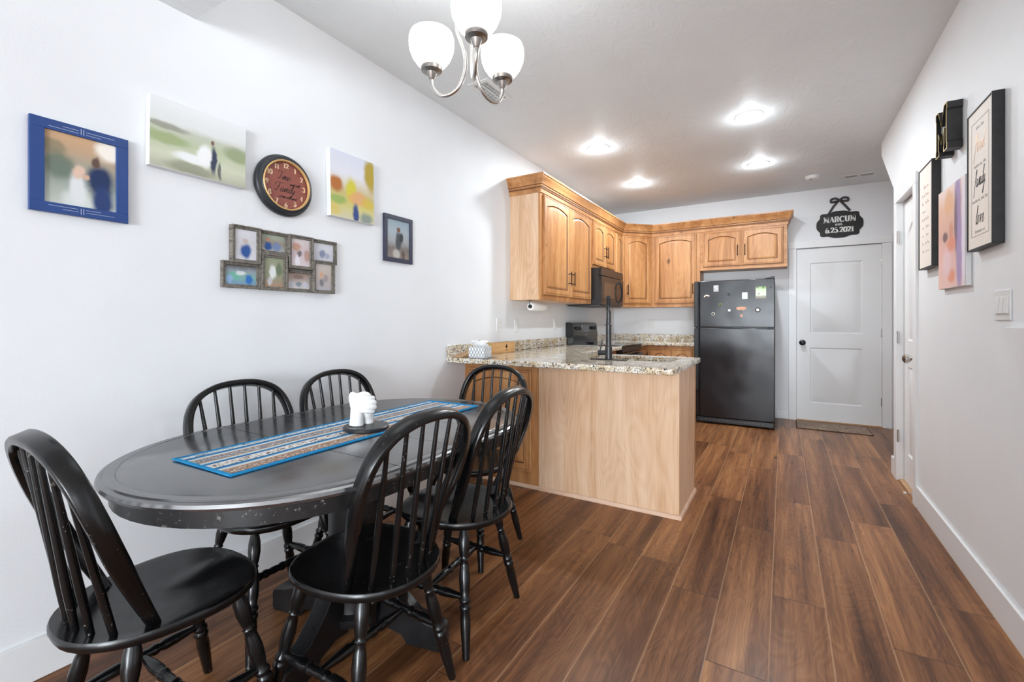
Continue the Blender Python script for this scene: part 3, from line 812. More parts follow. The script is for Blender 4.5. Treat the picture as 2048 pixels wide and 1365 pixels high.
rn.grid_uv(ro, du, dv, 20, 80, hf)
org = Vector((.69, 1.2, .7605))
run = thing('table_runner', 'turquoise-edged striped woven runner lying along the middle of the table', 'table runner', tuple(org))
part('cloth', rn, mk_runner(), run)
ed = MB()
cs = [Vector(ro), Vector(ro) + du, Vector(ro) + du + dv, Vector(ro) + dv]
for i in range(4):
    a, b = cs[i], cs[(i + 1) % 4]; n_ = 40
    ed.tube([(a.lerp(b, j / n_).x, a.lerp(b, j / n_).y, .7645) for j in range(n_ + 1)], (.003, .004, .0026, .0012)[i], 8)
part('border', ed, M['teal'], run)

# ------------------------------------------------------------------ clasped hands cast on a round black board
cB = Vector((.742, 1.205, .7665))
bd = MB(org=cB); bd.lathe([(0, .080), (.2, .084), (.75, .084), (1, .080)], cB, cB + Vector((0, 0, .014)), 48)
bo = obj('display_board', bd, M['blackmatte']); tag(bo, 'round black board under the white hands sculpture', 'board')
def hands():
    z0 = cB.z + .0145
    Rr = Vector((.858, .513, 0)); Ff = Vector((-.513, .858, 0))
    base = Vector((.726, 1.196, z0))
    def P(r, f, z): return tuple(base + Rr * r + Ff * f + Vector((0, 0, z)))
    mb = MB()
    def limb(pts, rad, n=14):
        cv = catmull([P(*p) for p in pts], 5); m_ = len(cv)
        rr = []
        for i in range(m_):
            t_ = i / (m_ - 1) * (len(rad) - 1); k = min(int(t_), len(rad) - 2); rr.append(rad[k] + (rad[k + 1] - rad[k]) * (t_ - k))
        mb.tube(cv, rr, n)
    def ball(c, r, s=(1, 1, 1)):
        c = Vector(P(*c)); n = 12
        rings = [[(c.x + r * s[0] * sin(pi * i / n) * cos(2 * pi * j / 14), c.y + r * s[1] * sin(pi * i / n) * sin(2 * pi * j / 14), c.z + r * s[2] * cos(pi * i / n)) for j in range(14)] for i in range(1, n)]
        mb.loft(rings, 0)
    # forearms / wrists
    limb([(-.016, -.012, 0), (-.015, -.011, .02), (-.014, -.008, .045), (-.012, -.002, .075), (-.008, 0, .10)], [.0265, .0245, .025, .028, .026])
    limb([(.016, .030, 0), (.016, .028, .02), (.016, .018, .045), (.012, .008, .08), (.006, .006, .105)], [.020, .019, .022, .027, .024])
    ball((-.010, -.002, .092), .026); ball((.006, .004, .085), .027)
    # smooth back of the near hand on the left
    ball((-.016, -.006, .085), .030, (.95, .85, 1.25)); ball((-.010, -.004, .070), .030, (.9, .85, 1.1)); ball((.004, .004, .098), .027, (.9, .9, .85))
    # four fingers close round the far hand: stepped knuckles on the right
    for k, (z, rr, ln) in enumerate(((.104, .0098, -.004), (.087, .0102, .001), (.070, .0098, .002), (.054, .0088, -.004))):
        limb([(-.006, -.026, z + .007), (.012, -.028, z + .005), (.034 + ln, -.020, z + .001), (.045 + ln, -.004, z - .003), (.040 + ln, .014, z - .005), (.022, .024, z - .005)], [rr * .9, rr * 1.05, rr, rr * 1.12, rr, rr * .85], 12)
    # fingers of the far hand seen from behind
    for k, (z, rr) in enumerate(((.102, .0082), (.087, .0086), (.072, .0082), (.058, .0074))):
        limb([(.012, .026, z), (-.012, .028, z), (-.030, .020, z - .003), (-.036, .006, z - .006)], [rr, rr * 1.05, rr, rr * .8], 12)
    # thumb and index knuckle on top
    limb([(-.034, -.008, .090), (-.036, -.008, .108), (-.032, -.010, .119), (-.022, -.010, .117)], [.011, .0100, .0085, .0070], 12)
    limb([(.022, .006, .094), (.024, .002, .110), (.010, -.004, .118), (-.006, -.006, .115)], [.013, .0115, .0100, .0085], 12)
    mb.org = base; o = obj('hands_sculpture', mb, M['plaster'], None, 0)
    for f in o.data.polygons: f.use_smooth = True
    r = o.modifiers.new('Remesh', 'REMESH'); r.mode = 'VOXEL'; r.voxel_size = .0016; r.use_smooth_shade = True
    s = o.modifiers.new('Smooth', 'SMOOTH'); s.iterations = 3; s.factor = .5
    tag(o, 'white plaster cast of two clasped hands standing on round black board', 'sculpture')
hands()

# ------------------------------------------------------------------ chandelier
CC = (1.19, 1.268)
chd = thing('chandelier', 'brushed nickel chandelier with three lit white glass bell shades', 'chandelier', (*CC, 2.06))
mb = MB(); mb.lathe([(0, .006), (.02, .016), (.06, .024), (.10, .016), (.14, .008), (.9, .008), (.91, .03), (.95, .06), (1, .062)], (*CC, 2.36), (*CC, H), 24)
part('stem', mb, M['nickel'], chd)
for ang in (76, 195, 312):
    a = radians(ang); ca, sa = cos(a), sin(a)
    R = lambda r, z: (CC[0] + ca * r, CC[1] + sa * r, z)
    rr = .149
    mb = MB(); mb.tube(catmull([R(rr, 2.045), R(rr - .003, 2.005), R(rr - .028, 1.972), R(rr - .065, 1.966), R(.045, 1.990), R(.022, 2.045), R(.026, 2.11), R(.050, 2.18), R(.060, 2.25), R(.045, 2.32), R(.012, 2.385)], 7), .0068, 12)
    part('arm', mb, M['nickel'], chd)
    mb = MB(); mb.lathe([(0, .0075), (.08, .010), (.5, .0185), (.54, .0195), (.56, .030), (.66, .036), (.9, .0375), (1, .036), (1, .028)], R(rr, 2.028), R(rr, 2.074), 28)
    part('socket_cup', mb, M['nickel_dark'], chd)
    mb = MB(); c0 = R(rr, 2.068); c1 = R(rr, 2.186)
    outer = [(0, .026), (.05, .040), (.16, .054), (.32, .067), (.52, .0765), (.72, .0795), (.88, .0785), (1, .074)]
    inner = [(.995, .071), (.88, .0755), (.72, .0765), (.52, .0735), (.32, .064), (.16, .051), (.07, .036)]
    mb.lathe(outer + inner, c0, c1, 36, 0, False); part('glass_shade', mb, M['shade'], chd)
    mb = MB(); mb.lathe([(0, .012), (.2, .022), (.6, .03), (.85, .024), (1, .008)], R(rr, 2.08), R(rr, 2.155), 16); part('bulb', mb, M['shade'], chd)

# ------------------------------------------------------------------ ceiling fittings
def downlight(label, x, y):
    t = thing('downlight', label, 'ceiling light', (x, y, H), 0, 'recessed downlights in the kitchen ceiling')
    mb = MB(); mb.lathe([(0, .072), (0, .098), (.4, .098), (1, .088), (1, .076), (.3, .070)], (0, 0, 0), (0, 0, -.008), 40, 0, False); obj('trim_ring', mb, M['whiteplastic'], t)
    mb = MB(); mb.lathe([(0, .070), (.3, .066), (.7, .05), (1, .025), (1.0, .001)], (0, 0, -.0015), (0, 0, -.024), 36); obj('lens', mb, M['lamp'], t)
    return t
DL = [((.692, 3.879), 'round recessed ceiling light above the wall cupboards, nearer the camera'), ((1.887, 3.858), 'largest-looking round recessed ceiling light, nearest the right wall and camera'),
      ((1.898, 5.079), 'round recessed ceiling light nearest the smoke detector'), ((.698, 5.117), 'farthest round recessed ceiling light, over the corner cupboard')]
d0 = downlight(DL[0][1], *DL[0][0])
for p, l in DL[1:]: dup(d0, (*p, H), None, l)
def vent(name, label, x0, x1, y0, y1, along='x', nsl=14):
    t = thing(name, label, 'air vent', ((x0 + x1) / 2, (y0 + y1) / 2, H))
    mb = MB(); e = .028
    for b in (((x0, y0), (x1, y0 + e)), ((x0, y1 - e), (x1, y1)), ((x0, y0 + e), (x0 + e, y1 - e)), ((x1 - e, y0 + e), (x1, y1 - e))):
        mb.box((*b[0], H - .006), (*b[1], H - .0002))
    part('frame', mb, M['whiteplastic'], t, .0015)
    mb = MB(); mb.box((x0 + e, y0 + e, H - .002), (x1 - e, y1 - e, H - .0004)); part('backing', mb, M['slot'], t)
    mb = MB()
    if along == 'x':   # slats parallel to x
        for i in range(nsl):
            y = y0 + e + (y1 - y0 - 2 * e) * (i + .5) / nsl; mb.box((x0 + e, y - .0024, H - .0055), (x1 - e, y + .0024, H - .0022))
        mb.box(((x0 + x1) / 2 - .004, y0 + e, H - .006), ((x0 + x1) / 2 + .004, y1 - e, H - .002))
    else:
        for i in range(nsl):
            x = x0 + e + (x1 - x0 - 2 * e) * (i + .5) / nsl; mb.box((x - .0026, y0 + e, H - .0055), (x + .0026, y1 - e, H - .0022))
        mb.box(((x0 + x1) / 2 - .012, y0 + e, H - .006), ((x0 + x1) / 2 + .012, y1 - e, H - .002))
    part('louvre', mb, M['whiteplastic'], t)
vent('ceiling_vent', 'white louvred ceiling vent above the dining end, behind the chandelier arm', .335, .495, 2.40, 2.71, 'x', 16)
vent('ceiling_vent', 'narrow white ceiling vent beside the smoke detector above the back door', 2.645, 2.945, 5.95, 6.08, 'y', 22)
sd = thing('smoke_detector', 'round white smoke detector on the ceiling before the back door', 'smoke detector', (2.375, 5.812, H))
mb = MB(); mb.lathe([(0, .070), (.25, .070), (.3, .064), (.7, .060), (1, .045)], (2.375, 5.812, H), (2.375, 5.812, H - .035), 32); part('housing', mb, M['whiteplastic'], sd)
mb = MB(); mb.lathe([(0, .012), (1, .010)], (2.36, 5.79, H - .034), (2.36, 5.79, H - .039), 12); part('button', mb, M['darkgrey'], sd)

# ------------------------------------------------------------------ left wall pictures (wall plane x = 0, u = +y, v = +z, n = +x)
def picM(y, z, x=0.0): return frame_M((x, y, z), (0, 1, 0), (0, 0, 1))
def ring_frame(mb, u0, v0, u1, v1, w, n0, n1, mi=0):
    for b in (((u0, v0), (u1, v0 + w)), ((u0, v1 - w), (u1, v1)), ((u0, v0 + w), (u0 + w, v1 - w)), ((u1 - w, v0 + w), (u1, v1 - w))):
        mb.box((*b[0], n0), (*b[1], n1), mi)
def picture(mb, u0, v0, u1, v1, n): mb.quad((u0, v0, n), (u1, v0, n), (u1, v1, n), (u0, v1, n))
# blue frame
bf = thing('picture_frame', 'wide blue frame with silver line inlay and wedding photo, leftmost on the wall', 'picture', (0, .459, 1.54))
T0 = frame_M((.004, .459, 1.54), (0, 1, -.002), (0, 0, 1))
mb = MB(T=T0)
for b in (((0, 0), (.259, .034)), ((0, .276), (.259, .310)), ((0, .034), (.036, .276)), ((.224, .034), (.259, .276))): mb.box((*b[0], 0), (*b[1], .016))
part('frame', mb, M['navy'], bf, .001)
mb = MB(T=T0)
for vy, s in ((.017, 1), (.293, -1)):
    for uu in (.1265, .1335): mb.box((uu - .0008, vy - .010, .016), (uu + .0008, vy + .010, .0165))
    mb.box((.045, vy + .006 * s, .016), (.120, vy + .0072 * s, .0165)); mb.box((.080, vy - .003 * s, .016), (.120, vy - .0018 * s, .0165))
    mb.box((.140, vy + .006 * s, .016), (.180, vy + .0072 * s, .0165)); mb.box((.140, vy - .003 * s, .016), (.218, vy - .0018 * s, .0165))
part('inlay', mb, M['silverline'], bf)
mb = MB(T=T0); picture(mb, .034, .032, .226, .278, .008)
part('photo', mb, photo_mat('couple_walking_photo', [(0, (196, 200, 190)), (.35, (150, 160, 150)), (.6, (168, 160, 142)), (.8, (190, 160, 130)), (1, (206, 168, 130))],
    [(.2, .55, .28, .25, (92, 112, 98), .8), (.12, .78, .25, .12, (130, 126, 100), .7), (.9, .88, .28, .2, (246, 238, 226), 1), (.45, .08, .3, .2, (214, 218, 214), .9), (.45, .25, .16, .32, (222, 224, 224), 1), (.46, .50, .11, .12, (222, 190, 170), 1),
     (.76, .42, .26, .30, (34, 52, 92), 1), (.8, .12, .2, .3, (40, 62, 112), 1), (.70, .68, .09, .11, (96, 76, 66), 1), (.56, .44, .06, .05, (214, 176, 150), .9)], .12), bf)
# landscape canvas
T0 = frame_M((.002, .776, 1.778), (0, 1, -.012), (0, .012, 1))
cv_ = thing('wall_canvas', 'wide unframed canvas of a bride and groom in a green field', 'picture', (0, .776, 1.778))
mb = MB(T=T0); mb.box((0, 0, 0), (.362, .272, .032)); part('stretcher_box', mb, M['canvas'], cv_, .002)
mb = MB(T=T0); picture(mb, .0015, .0015, .3605, .2705, .0326)
part('photo', mb, photo_mat('field_wedding_photo', [(0, (178, 180, 158)), (.2, (204, 207, 184)), (.45, (184, 192, 160)), (.60, (192, 196, 180)), (.70, (222, 224, 222)), (1, (230, 231, 232))],
    [(.15, .62, .3, .07, (150, 150, 136), .9), (.15, .44, .3, .12, (150, 166, 114), .8), (.9, .5, .2, .16, (142, 154, 114), .8), (.4, .08, .35, .12, (120, 120, 100), .6), (.42, .24, .28, .10, (236, 238, 238), 1), (.54, .34, .10, .22, (240, 240, 240), 1), (.63, .30, .05, .26, (52, 60, 84), 1), (.62, .56, .03, .06, (120, 90, 74), 1), (.70, .16, .03, .18, (60, 60, 70), .8)], .6), cv_)
# second canvas (autumn)
T0 = frame_M((.002, 1.585, 1.745), (0, 1, 0), (0, -.02, 1))
cv2 = thing('wall_canvas', 'small portrait canvas with autumn trees, right of the clock', 'picture', (0, 1.585, 1.745))
mb = MB(T=T0); mb.box((0, 0, 0), (.302, .362, .034)); part('stretcher_box', mb, M['canvas'], cv2, .002)
mb = MB(T=T0); picture(mb, .0015, .0015, .3005, .3605, .0346)
part('photo', mb, photo_mat('autumn_photo', [(0, (206, 200, 170)), (.2, (206, 196, 120)), (.4, (196, 182, 120)), (.55, (216, 206, 190)), (.7, (222, 222, 230)), (1, (214, 216, 230))],
    [(.12, .5, .2, .16, (176, 106, 44), 1), (.45, .45, .16, .24, (206, 196, 60), 1), (.92, .78, .2, .36, (176, 152, 50), 1), (.62, .34, .3, .14, (222, 160, 110), .8), (.85, .3, .2, .12, (206, 180, 60), .8), (.55, .10, .10, .2, (48, 70, 130), 1), (.8, .06, .2, .12, (110, 130, 130), .8), (.15, .26, .25, .1, (140, 170, 84), .8), (.05, .1, .2, .12, (214, 190, 100), .8)], .6), cv2)
# small dark frame
T0 = picM(1.983, 1.55, .002)
sf_ = thing('picture_frame', 'small dark navy frame with a standing couple photo, nearest the cupboards', 'picture', (0, 1.983, 1.55))
mb = MB(T=T0); ring_frame(mb, 0, 0, .247, .293, .027, 0, .015); part('frame', mb, M['navydark'], sf_, .001)
mb = MB(T=T0); picture(mb, .025, .025, .222, .268, .008)
part('photo', mb, photo_mat('standing_couple_photo', [(0, (150, 136, 126)), (.25, (128, 120, 116)), (.45, (168, 170, 172)), (.7, (170, 182, 190)), (1, (150, 168, 178))],
    [(.5, .45, .16, .34, (84, 88, 92), 1), (.64, .55, .12, .2, (56, 58, 60), .9), (.5, .76, .10, .1, (120, 84, 66), 1), (.42, .12, .2, .16, (196, 190, 184), .9), (.72, .1, .12, .16, (96, 84, 76), .8)], .12), sf_)
# collage frame
cf = thing('collage_frame', 'weathered grey wood collage frame holding eight small wedding photos', 'picture', (0, 1.05, 1.325))
CF = [(1.083, 1.439, 1.213, 1.607, .030), (1.209, 1.497, 1.357, 1.606, .020), (1.352, 1.439, 1.487, 1.607, .030), (1.483, 1.482, 1.637, 1.606, .020), (1.047, 1.326, 1.218, 1.444, .020), (1.217, 1.325, 1.344, 1.496, .030), (1.341, 1.325, 1.492, 1.436, .020), (1.488, 1.325, 1.617, 1.495, .030)]
PH = [([(0, (214, 214, 222)), (.6, (206, 204, 208)), (1, (222, 222, 228))], [(.5, .3, .34, .3, (44, 84, 150), 1), (.5, .62, .16, .1, (190, 170, 160), .8)]),
      ([(0, (170, 176, 176)), (.5, (150, 140, 126)), (1, (166, 178, 160))], [(.3, .3, .22, .35, (44, 84, 150), 1), (.65, .3, .25, .35, (110, 130, 170), .9), (.3, .7, .1, .14, (196, 140, 116), 1)]),
      ([(0, (214, 202, 206)), (.5, (200, 182, 186)), (1, (214, 204, 204))], [(.3, .7, .3, .2, (184, 140, 116), .9), (.45, .45, .16, .16, (92, 84, 90), .9), (.85, .4, .2, .3, (176, 134, 116), .8), (.35, .2, .16, .3, (226, 222, 232), 1)]),
      ([(0, (196, 196, 206)), (1, (212, 212, 218))], [(.45, .4, .2, .3, (120, 128, 160), .9), (.7, .3, .16, .2, (150, 156, 180), .8)]),
      ([(0, (120, 150, 184)), (.4, (130, 176, 168)), (.7, (146, 160, 170)), (1, (96, 86, 80))], [(.3, .45, .25, .3, (110, 180, 160), .9), (.75, .3, .16, .3, (44, 110, 184), 1), (.5, .6, .2, .14, (220, 224, 224), .9), (.15, .3, .12, .3, (150, 180, 220), .9)]),
      ([(0, (170, 134, 112)), (.3, (150, 150, 126)), (1, (150, 156, 130))], [(.45, .5, .22, .3, (222, 226, 224), 1), (.75, .6, .2, .3, (100, 116, 90), .9), (.3, .2, .16, .2, (200, 200, 206), .8)]),
      ([(0, (206, 204, 210)), (.5, (180, 166, 160)), (1, (150, 128, 116))], [(.5, .3, .16, .2, (120, 140, 150), .9), (.2, .3, .16, .25, (190, 196, 206), .8), (.8, .3, .16, .25, (200, 200, 212), .8), (.5, .75, .3, .2, (120, 104, 92), .8)]),
      ([(0, (176, 172, 178)), (.5, (190, 176, 168)), (1, (196, 186, 180))], [(.4, .3, .2, .2, (110, 112, 120), .9), (.65, .45, .2, .2, (150, 140, 140), .8), (.4, .6, .14, .12, (206, 160, 130), .9)])]
for i, ((a, b, c, d, n), (stp, blb)) in enumerate(zip(CF, PH)):
    T0 = frame_M((.002, 0, 0), (0, 1, 0), (0, 0, 1)); mb = MB(T=T0); ring_frame(mb, a, b, c, d, .0165, 0, n - .006); ring_frame(mb, a, b, c, d, .007, n - .006, n)
    f = part('small_frame', mb, M['greywood'], cf, .0015)
    mb = MB(T=T0); picture(mb, a + .014, b + .014, c - .014, d - .014, n - .014); part('photo', mb, photo_mat('collage_photo_%d' % i, stp, blb, .2, warp=.08), f)
# clock
CKC = (1.335, 1.838); CR = .149
ck = thing('wall_clock', 'round charcoal wall clock with maroon face, gold ring and script words', 'clock', (0, *CKC))
mb = MB(); rp = [(0, .135), (.15, .147), (.35, CR), (.55, .146), (.62, .141), (.66, .140), (.82, .137), (.90, .130), (.93, .126), (1, .124), (1, .1205), (.75, .118), (.6, .117)]
mb.lathe(rp, (.002, *CKC), (.044, *CKC), 64, 0, False); part('rim', mb, M['clockrim'], ck)
mb = MB(); mb.lathe([(0, .1225), (.5, .123), (1, .119), (1, .115), (.5, .1125), (0, .112)], (.036, *CKC), (.047, *CKC), 64, 0, False); part('gold_ring', mb, M['gold'], ck)
mb = MB(); mb.lathe([(0, .118), (1, .118)], (.002, *CKC), (.030, *CKC), 64); part('face', mb, M['clockface'], ck)
T0 = frame_M((.0301, *CKC), (0, 1, 0), (0, 0, 1))
for hh in range(1, 13):
    mb = MB(T=T0); a = radians(90 - 30 * hh); roman(mb, str(hh), .095 * cos(a), .095 * sin(a) - .011, .023, .26, .09, .0006, sx=.9)
    part('numeral', mb, M['goldtext'], ck)
mb = MB(T=T0)
script(mb, 'Time', -.010, .026, .0185, .10, .25, .0007); script(mb, 'spent with', .046, .006, .0075, .15, .3, .0007)
script(mb, 'Family', -.004, -.034, .0205, .09, .3, .0007); script(mb, 'is time well spent', .010, -.062, .0075, .16, .3, .0007)
part('lettering', mb, M['ink'], ck)
del cv_, cv2

# outlets / switches on the left and back walls
def outlet(name, label, T0, w=.072, h=.117, kind='duplex', cat='outlet', group=None):
    t = thing(name, label, cat, tuple(T0.to_translation()), 0, group)
    mb = MB(T=T0); mb.box((-w / 2, -h / 2, 0), (w / 2, h / 2, .0055)); part('plate', mb, M['whiteplastic'], t, .002)
    if kind == 'duplex':
        for v in (-.022, .022):
            mb = MB(T=T0); mb.box((-.017, v - .015, .0054), (.017, v + .015, .0075)); s = part('socket', mb, M['whiteplastic'], t, .003)
            mb = MB(T=T0); mb.box((-.007, v - .004, .0074), (-.005, v + .006, .0078)); mb.box((.005, v - .004, .0074), (.007, v + .006, .0078)); part('slot', mb, M['slot'], s)
    else:
        for k in range(kind):
            u = (k - (kind - 1) / 2) * .042
            mb = MB(T=T0); mb.prism([(-.033, .0055), (.033, .0055), (.033, .0065), (0, .009), (-.033, .012)], 'x', u - .0165, u + .0165) if False else mb.loft([[(u - .0165, -.033, .0054), (u + .0165, -.033, .0054), (u + .0165, .033, .0054), (u - .0165, .033, .0054)], [(u - .0165, -.033, .012), (u + .0165, -.033, .012), (u + .0165, .033, .0068), (u - .0165, .033, .0068)]])
            part('rocker', mb, M['whiteplastic'], t, .001)
    return t
outlet('wall_outlet', 'white duplex outlet above the counter, nearest the tissue box', picM(3.304, 1.145))
outlet('light_switch', 'white single rocker switch on the left wall between two plates', picM(3.609, 1.135), kind=1, cat='light switch')
outlet('wall_outlet', 'white outlet plate on the left wall beside the stove panel', picM(4.43, 1.145), kind=1)
TB = lambda x, z: frame_M((x, YB, z), (1, 0, 0), (0, 0, 1))
outlet('wall_outlet', 'white outlet on the back wall left of the black refrigerator', TB(.538, 1.143))
TR = lambda y, z: frame_M((W, y, z), (0, -1, 0), (0, 0, 1))
outlet('light_switch', 'white triple rocker switch plate on the right wall', TR(2.484, 1.239), .150, .117, 3, 'light switch')

# ------------------------------------------------------------------ cabinets
def cab_door(mb, w, h, arch=.035, fw=.058, th=.019):
    """origin at lower left, n toward the room; materials 0 wood, 1 glaze"""
    r = lambda i, n, a=0: rect_ring(i, i, w - i, h - i, n, a)
    rings = [r(0, 0), r(0, th - .005), r(.005, th), r(.013, th), r(.0145, th - .003), r(.0165, th - .003), r(.018, th),
             r(fw, th, arch), r(fw + .003, th - .006, arch), r(fw + .0065, th - .007, arch), r(fw + .009, th - .005, arch), r(fw + .026, th - .001, arch * .95), r(fw + .030, th - .001, arch * .95)]
    mats = [0, 0, 0, 0, 1, 0, 0, 1, 1, 0, 0, 0, 0]
    mb.loft(rings, 0, mats=mats)
def handle_mb(T0, L=.135, r=.005, off=.030):
    mb = MB(T=T0)
    mb.lathe([(0, r * .8), (.02, r), (.98, r), (1, r * .8)], (0, -L / 2, off), (0, L / 2, off), 10)
    for s in (-1, 1): mb.lathe([(0, r * 1.3), (.15, r * .8), (1, r * .8)], (0, s * L * .34, 0), (0, s * L * .34, off), 10)
    return mb
def add_door(parent, T0, w, h, hu=None, hv=None, arch=.035, wood='alder', L=.135, name='door'):
    mb = MB(T=T0); cab_door(mb, w, h, arch)
    d = part(name, mb, [M[wood], M['glaze']], parent)
    if hu is not None: part('handle', handle_mb(T0 @ Matrix.Translation((hu, hv, .019)), L), M['bronze'], d)
    return d
XF = .306
def tL(y, z): return frame_M((XF + .0005, y, z), (0, 1, 0), (0, 0, 1))
# tall pair
z0, z1 = 1.366, 2.312
c = thing('wall_cabinet', 'tall two-door wall cupboard with its plain wooden side facing the dining area', 'cabinet', (.15, 4.1, z0))
mb = MB(); mb.box((.001, 3.494, z0 + .0005), (XF - .019, 4.70, z1)); part('carcass', mb, M['maple'], c)
mb = MB(); mb.box((XF - .019, 3.494, z0), (XF, 4.70, z1)); part('face_frame', mb, M['alder'], c, .001)
add_door(c, tL(3.535, 1.412), .552, .872, .522, .178); add_door(c, tL(4.105, 1.412), .552, .872, .035, .178)
# over-microwave pair
c = thing('wall_cabinet', 'short two-door wall cupboard directly above the black microwave', 'cabinet', (.15, 5.1, 1.768))
mb = MB(); mb.box((.001, 4.7015, 1.768), (XF - .019, 5.50, z1)); part('carcass', mb, M['maple'], c)
mb = MB(); mb.box((XF - .019, 4.7015, 1.7675), (XF, 5.50, z1)); part('face_frame', mb, M['alder'], c, .001)
add_door(c, tL(4.735, 1.805), .362, .479, .335, .17, .03); add_door(c, tL(5.108, 1.805), .362, .479, .03, .17, .03)
# narrow cupboard
c = thing('wall_cabinet', 'very narrow wall cupboard between the microwave and the corner cupboard', 'cabinet', (.15, 5.65, z0))
mb = MB(); mb.box((.001, 5.5015, z0 + .0005), (XF - .019, 5.806, z1)); part('carcass', mb, M['maple'], c)
mb = MB(); mb.box((XF - .019, 5.5015, z0), (XF, 5.806, z1)); part('face_frame', mb, M['alder'], c, .001)
add_door(c, tL(5.535, 1.412), .24, .872, None, None, .025)
# corner diagonal
c = thing('wall_cabinet', 'angled corner wall cupboard with one arched door and a left handle', 'cabinet', (.3, 6.1, z0))
mb = MB(); mb.prism([(.001, 5.8075), (XF, 5.8075), (.6095, 6.111), (.6095, YB - .001), (.001, YB - .001)], 'z', z0, z1); part('carcass', mb, M['alder'], c, .001)
dl = Vector((.6095 - XF, 6.111 - 5.8075, 0)); dn = dl.length; dl.normalize()
Tc = frame_M(tuple(Vector((XF, 5.8075, 1.412)) + dl * .028 + Vector((dl.y, -dl.x, 0)) * .0006), tuple(dl), (0, 0, 1))
add_door(c, Tc, dn - .056, .872, .035, .178, .035)
# back single
YF = 6.111
def tB(x, z): return frame_M((x, YF - .0005, z), (1, 0, 0), (0, 0, 1))
c = thing('wall_cabinet', 'single-door wall cupboard between the corner cupboard and the refrigerator', 'cabinet', (.9, 6.2, z0))
mb = MB(); mb.box((.611, YF, z0), (1.208, YB - .001, z1)); part('carcass', mb, M['alder'], c, .001)
add_door(c, tB(.655, 1.412), .512, .872, .475, .178, .035)
# above fridge pair
c = thing('wall_cabinet', 'short two-door wall cupboard above the black refrigerator', 'cabinet', (1.68, 6.2, 1.812))
mb = MB(); mb.box((1.2095, YF, 1.812), (2.146, YB - .001, z1)); part('carcass', mb, M['alder_x'], c, .001)
add_door(c, tB(1.245, 1.855), .425, .425, .390, .18, .035); add_door(c, tB(1.682, 1.855), .425, .425, .032, .18, .035)
# crown moulding
path = [(0.0, 3.494), (XF, 3.494), (XF, 5.8075), (.6095, 6.111), (2.146, 6.111), (2.146, YB)]
prof = [(-.012, 2.3125), (.001, 2.3125), (.001, 2.296), (.008, 2.296), (.011, 2.325), (.018, 2.332), (.018, 2.342), (.024, 2.347), (.026, 2.357), (.031, 2.362), (.042, 2.402), (.056, 2.420), (.058, 2.428), (.064, 2.431), (.064, 2.445), (-.012, 2.445)]
mb = MB(); rings = []
for i, p in enumerate(path):
    p = Vector((p[0], p[1], 0)); ns = []
    if i > 0: d = (p - Vector((*path[i - 1], 0))).normalized(); ns.append(Vector((d.y, -d.x, 0)))
    if i < len(path) - 1: d = (Vector((*path[i + 1], 0)) - p).normalized(); ns.append(Vector((d.y, -d.x, 0)))
    n = ns[0] if len(ns) == 1 else (ns[0] + ns[1]) / (1 + ns[0].dot(ns[1]))
    rings.append([(p.x + n.x * o, p.y + n.y * o, z) for o, z in prof])
gl = [0] * len(prof)
mb.loft(rings, 0)
# dark lines in the steps
for k, m_ in enumerate(mb.m):
    j = k % len(prof)
    if k < len(prof) * (len(path) - 1) and j in (5, 8): mb.m[k] = 1
mb.org = Vector((XF, 5.8, 2.3)); o = obj('crown_moulding', mb, [M['alder_y'], M['glaze']], None, 25)
tag(o, 'stepped wooden crown moulding running along the top of the wall cupboards', 'moulding')

# ---- microwave
mw = thing('microwave', 'black over-the-range microwave under the short wall cupboard', 'microwave', (.2, 5.1, 1.345))
mb = MB(); mb.box((.002, 4.712, 1.362), (.385, 5.478, 1.764)); part('body', mb, M['blackplastic'], mw, .002)
mb = MB(); mb.box((.386, 4.712, 1.360), (.425, 5.478, 1.672)); mb.box((.425, 4.76, 1.40), (.4265, 5.20, 1.635)); part('door', mb, [M['fridge']], mw, .004)
mb = MB(); mb.box((.4262, 4.79, 1.43), (.4275, 5.17, 1.61)); part('window', mb, M['mwglass'], mw)
mb = MB(); mb.box((.386, 4.712, 1.678), (.42, 5.478, 1.764)); part('vent_grille', mb, M['fridge'], mw, .004)
mb = MB(); mb.tube(catmull([(.424, 5.285, 1.40), (.455, 5.285, 1.43), (.466, 5.285, 1.50), (.466, 5.285, 1.54), (.455, 5.285, 1.61), (.424, 5.285, 1.64)], 6), .010, 10); part('handle', mb, M['fridge'], mw)
mb = MB(); mb.box((.02, 4.716, 1.348), (.40, 5.474, 1.362)); part('base', mb, M['darkgrey'], mw, .002)

# ---- stove
st = thing('stove', 'black electric stove with glass top and knobbed back panel', 'stove', (.33, 5.08, 0))
mb = MB(); mb.box((.01, 4.703, .09), (.62, 5.457, .905)); part('body', mb, M['fridge'], st, .003)
mb = MB(); mb.box((.06, 4.70, .906), (.665, 5.46, .922)); part('cooktop', mb, M['glassblack'], st, .003)
mb = MB(); mb.prism([(.004, .906), (.10, .906), (.10, 1.0), (.105, 1.01), (.088, 1.150), (.06, 1.165), (.004, 1.165)], 'y', 4.703, 5.457)
bgp = part('control_panel', mb, M['fridge'], st, .004)
pn = Vector((.105 - .088, 0, 0)); nv = Vector((.14, 0, .017)).normalized()
def onpanel(y, f): a = Vector((.105, y, 1.01)); b = Vector((.088, y, 1.150)); return a.lerp(b, f)
for y in (4.80, 4.875, 5.275, 5.35):
    p = onpanel(y, .62); mb = MB(); mb.lathe([(0, .024), (.2, .023), (.25, .018), (1, .016)], p, p + nv * .026, 18); part('knob', mb, M['blackplastic'], bgp)
mb = MB(); p = onpanel(4.98, .3); q = onpanel(5.17, .9); mb.box((min(p.x, q.x) - .001, 4.98, p.z), (max(p.x, q.x) + .0012, 5.17, q.z)); part('display', mb, M['glassblack'], bgp)
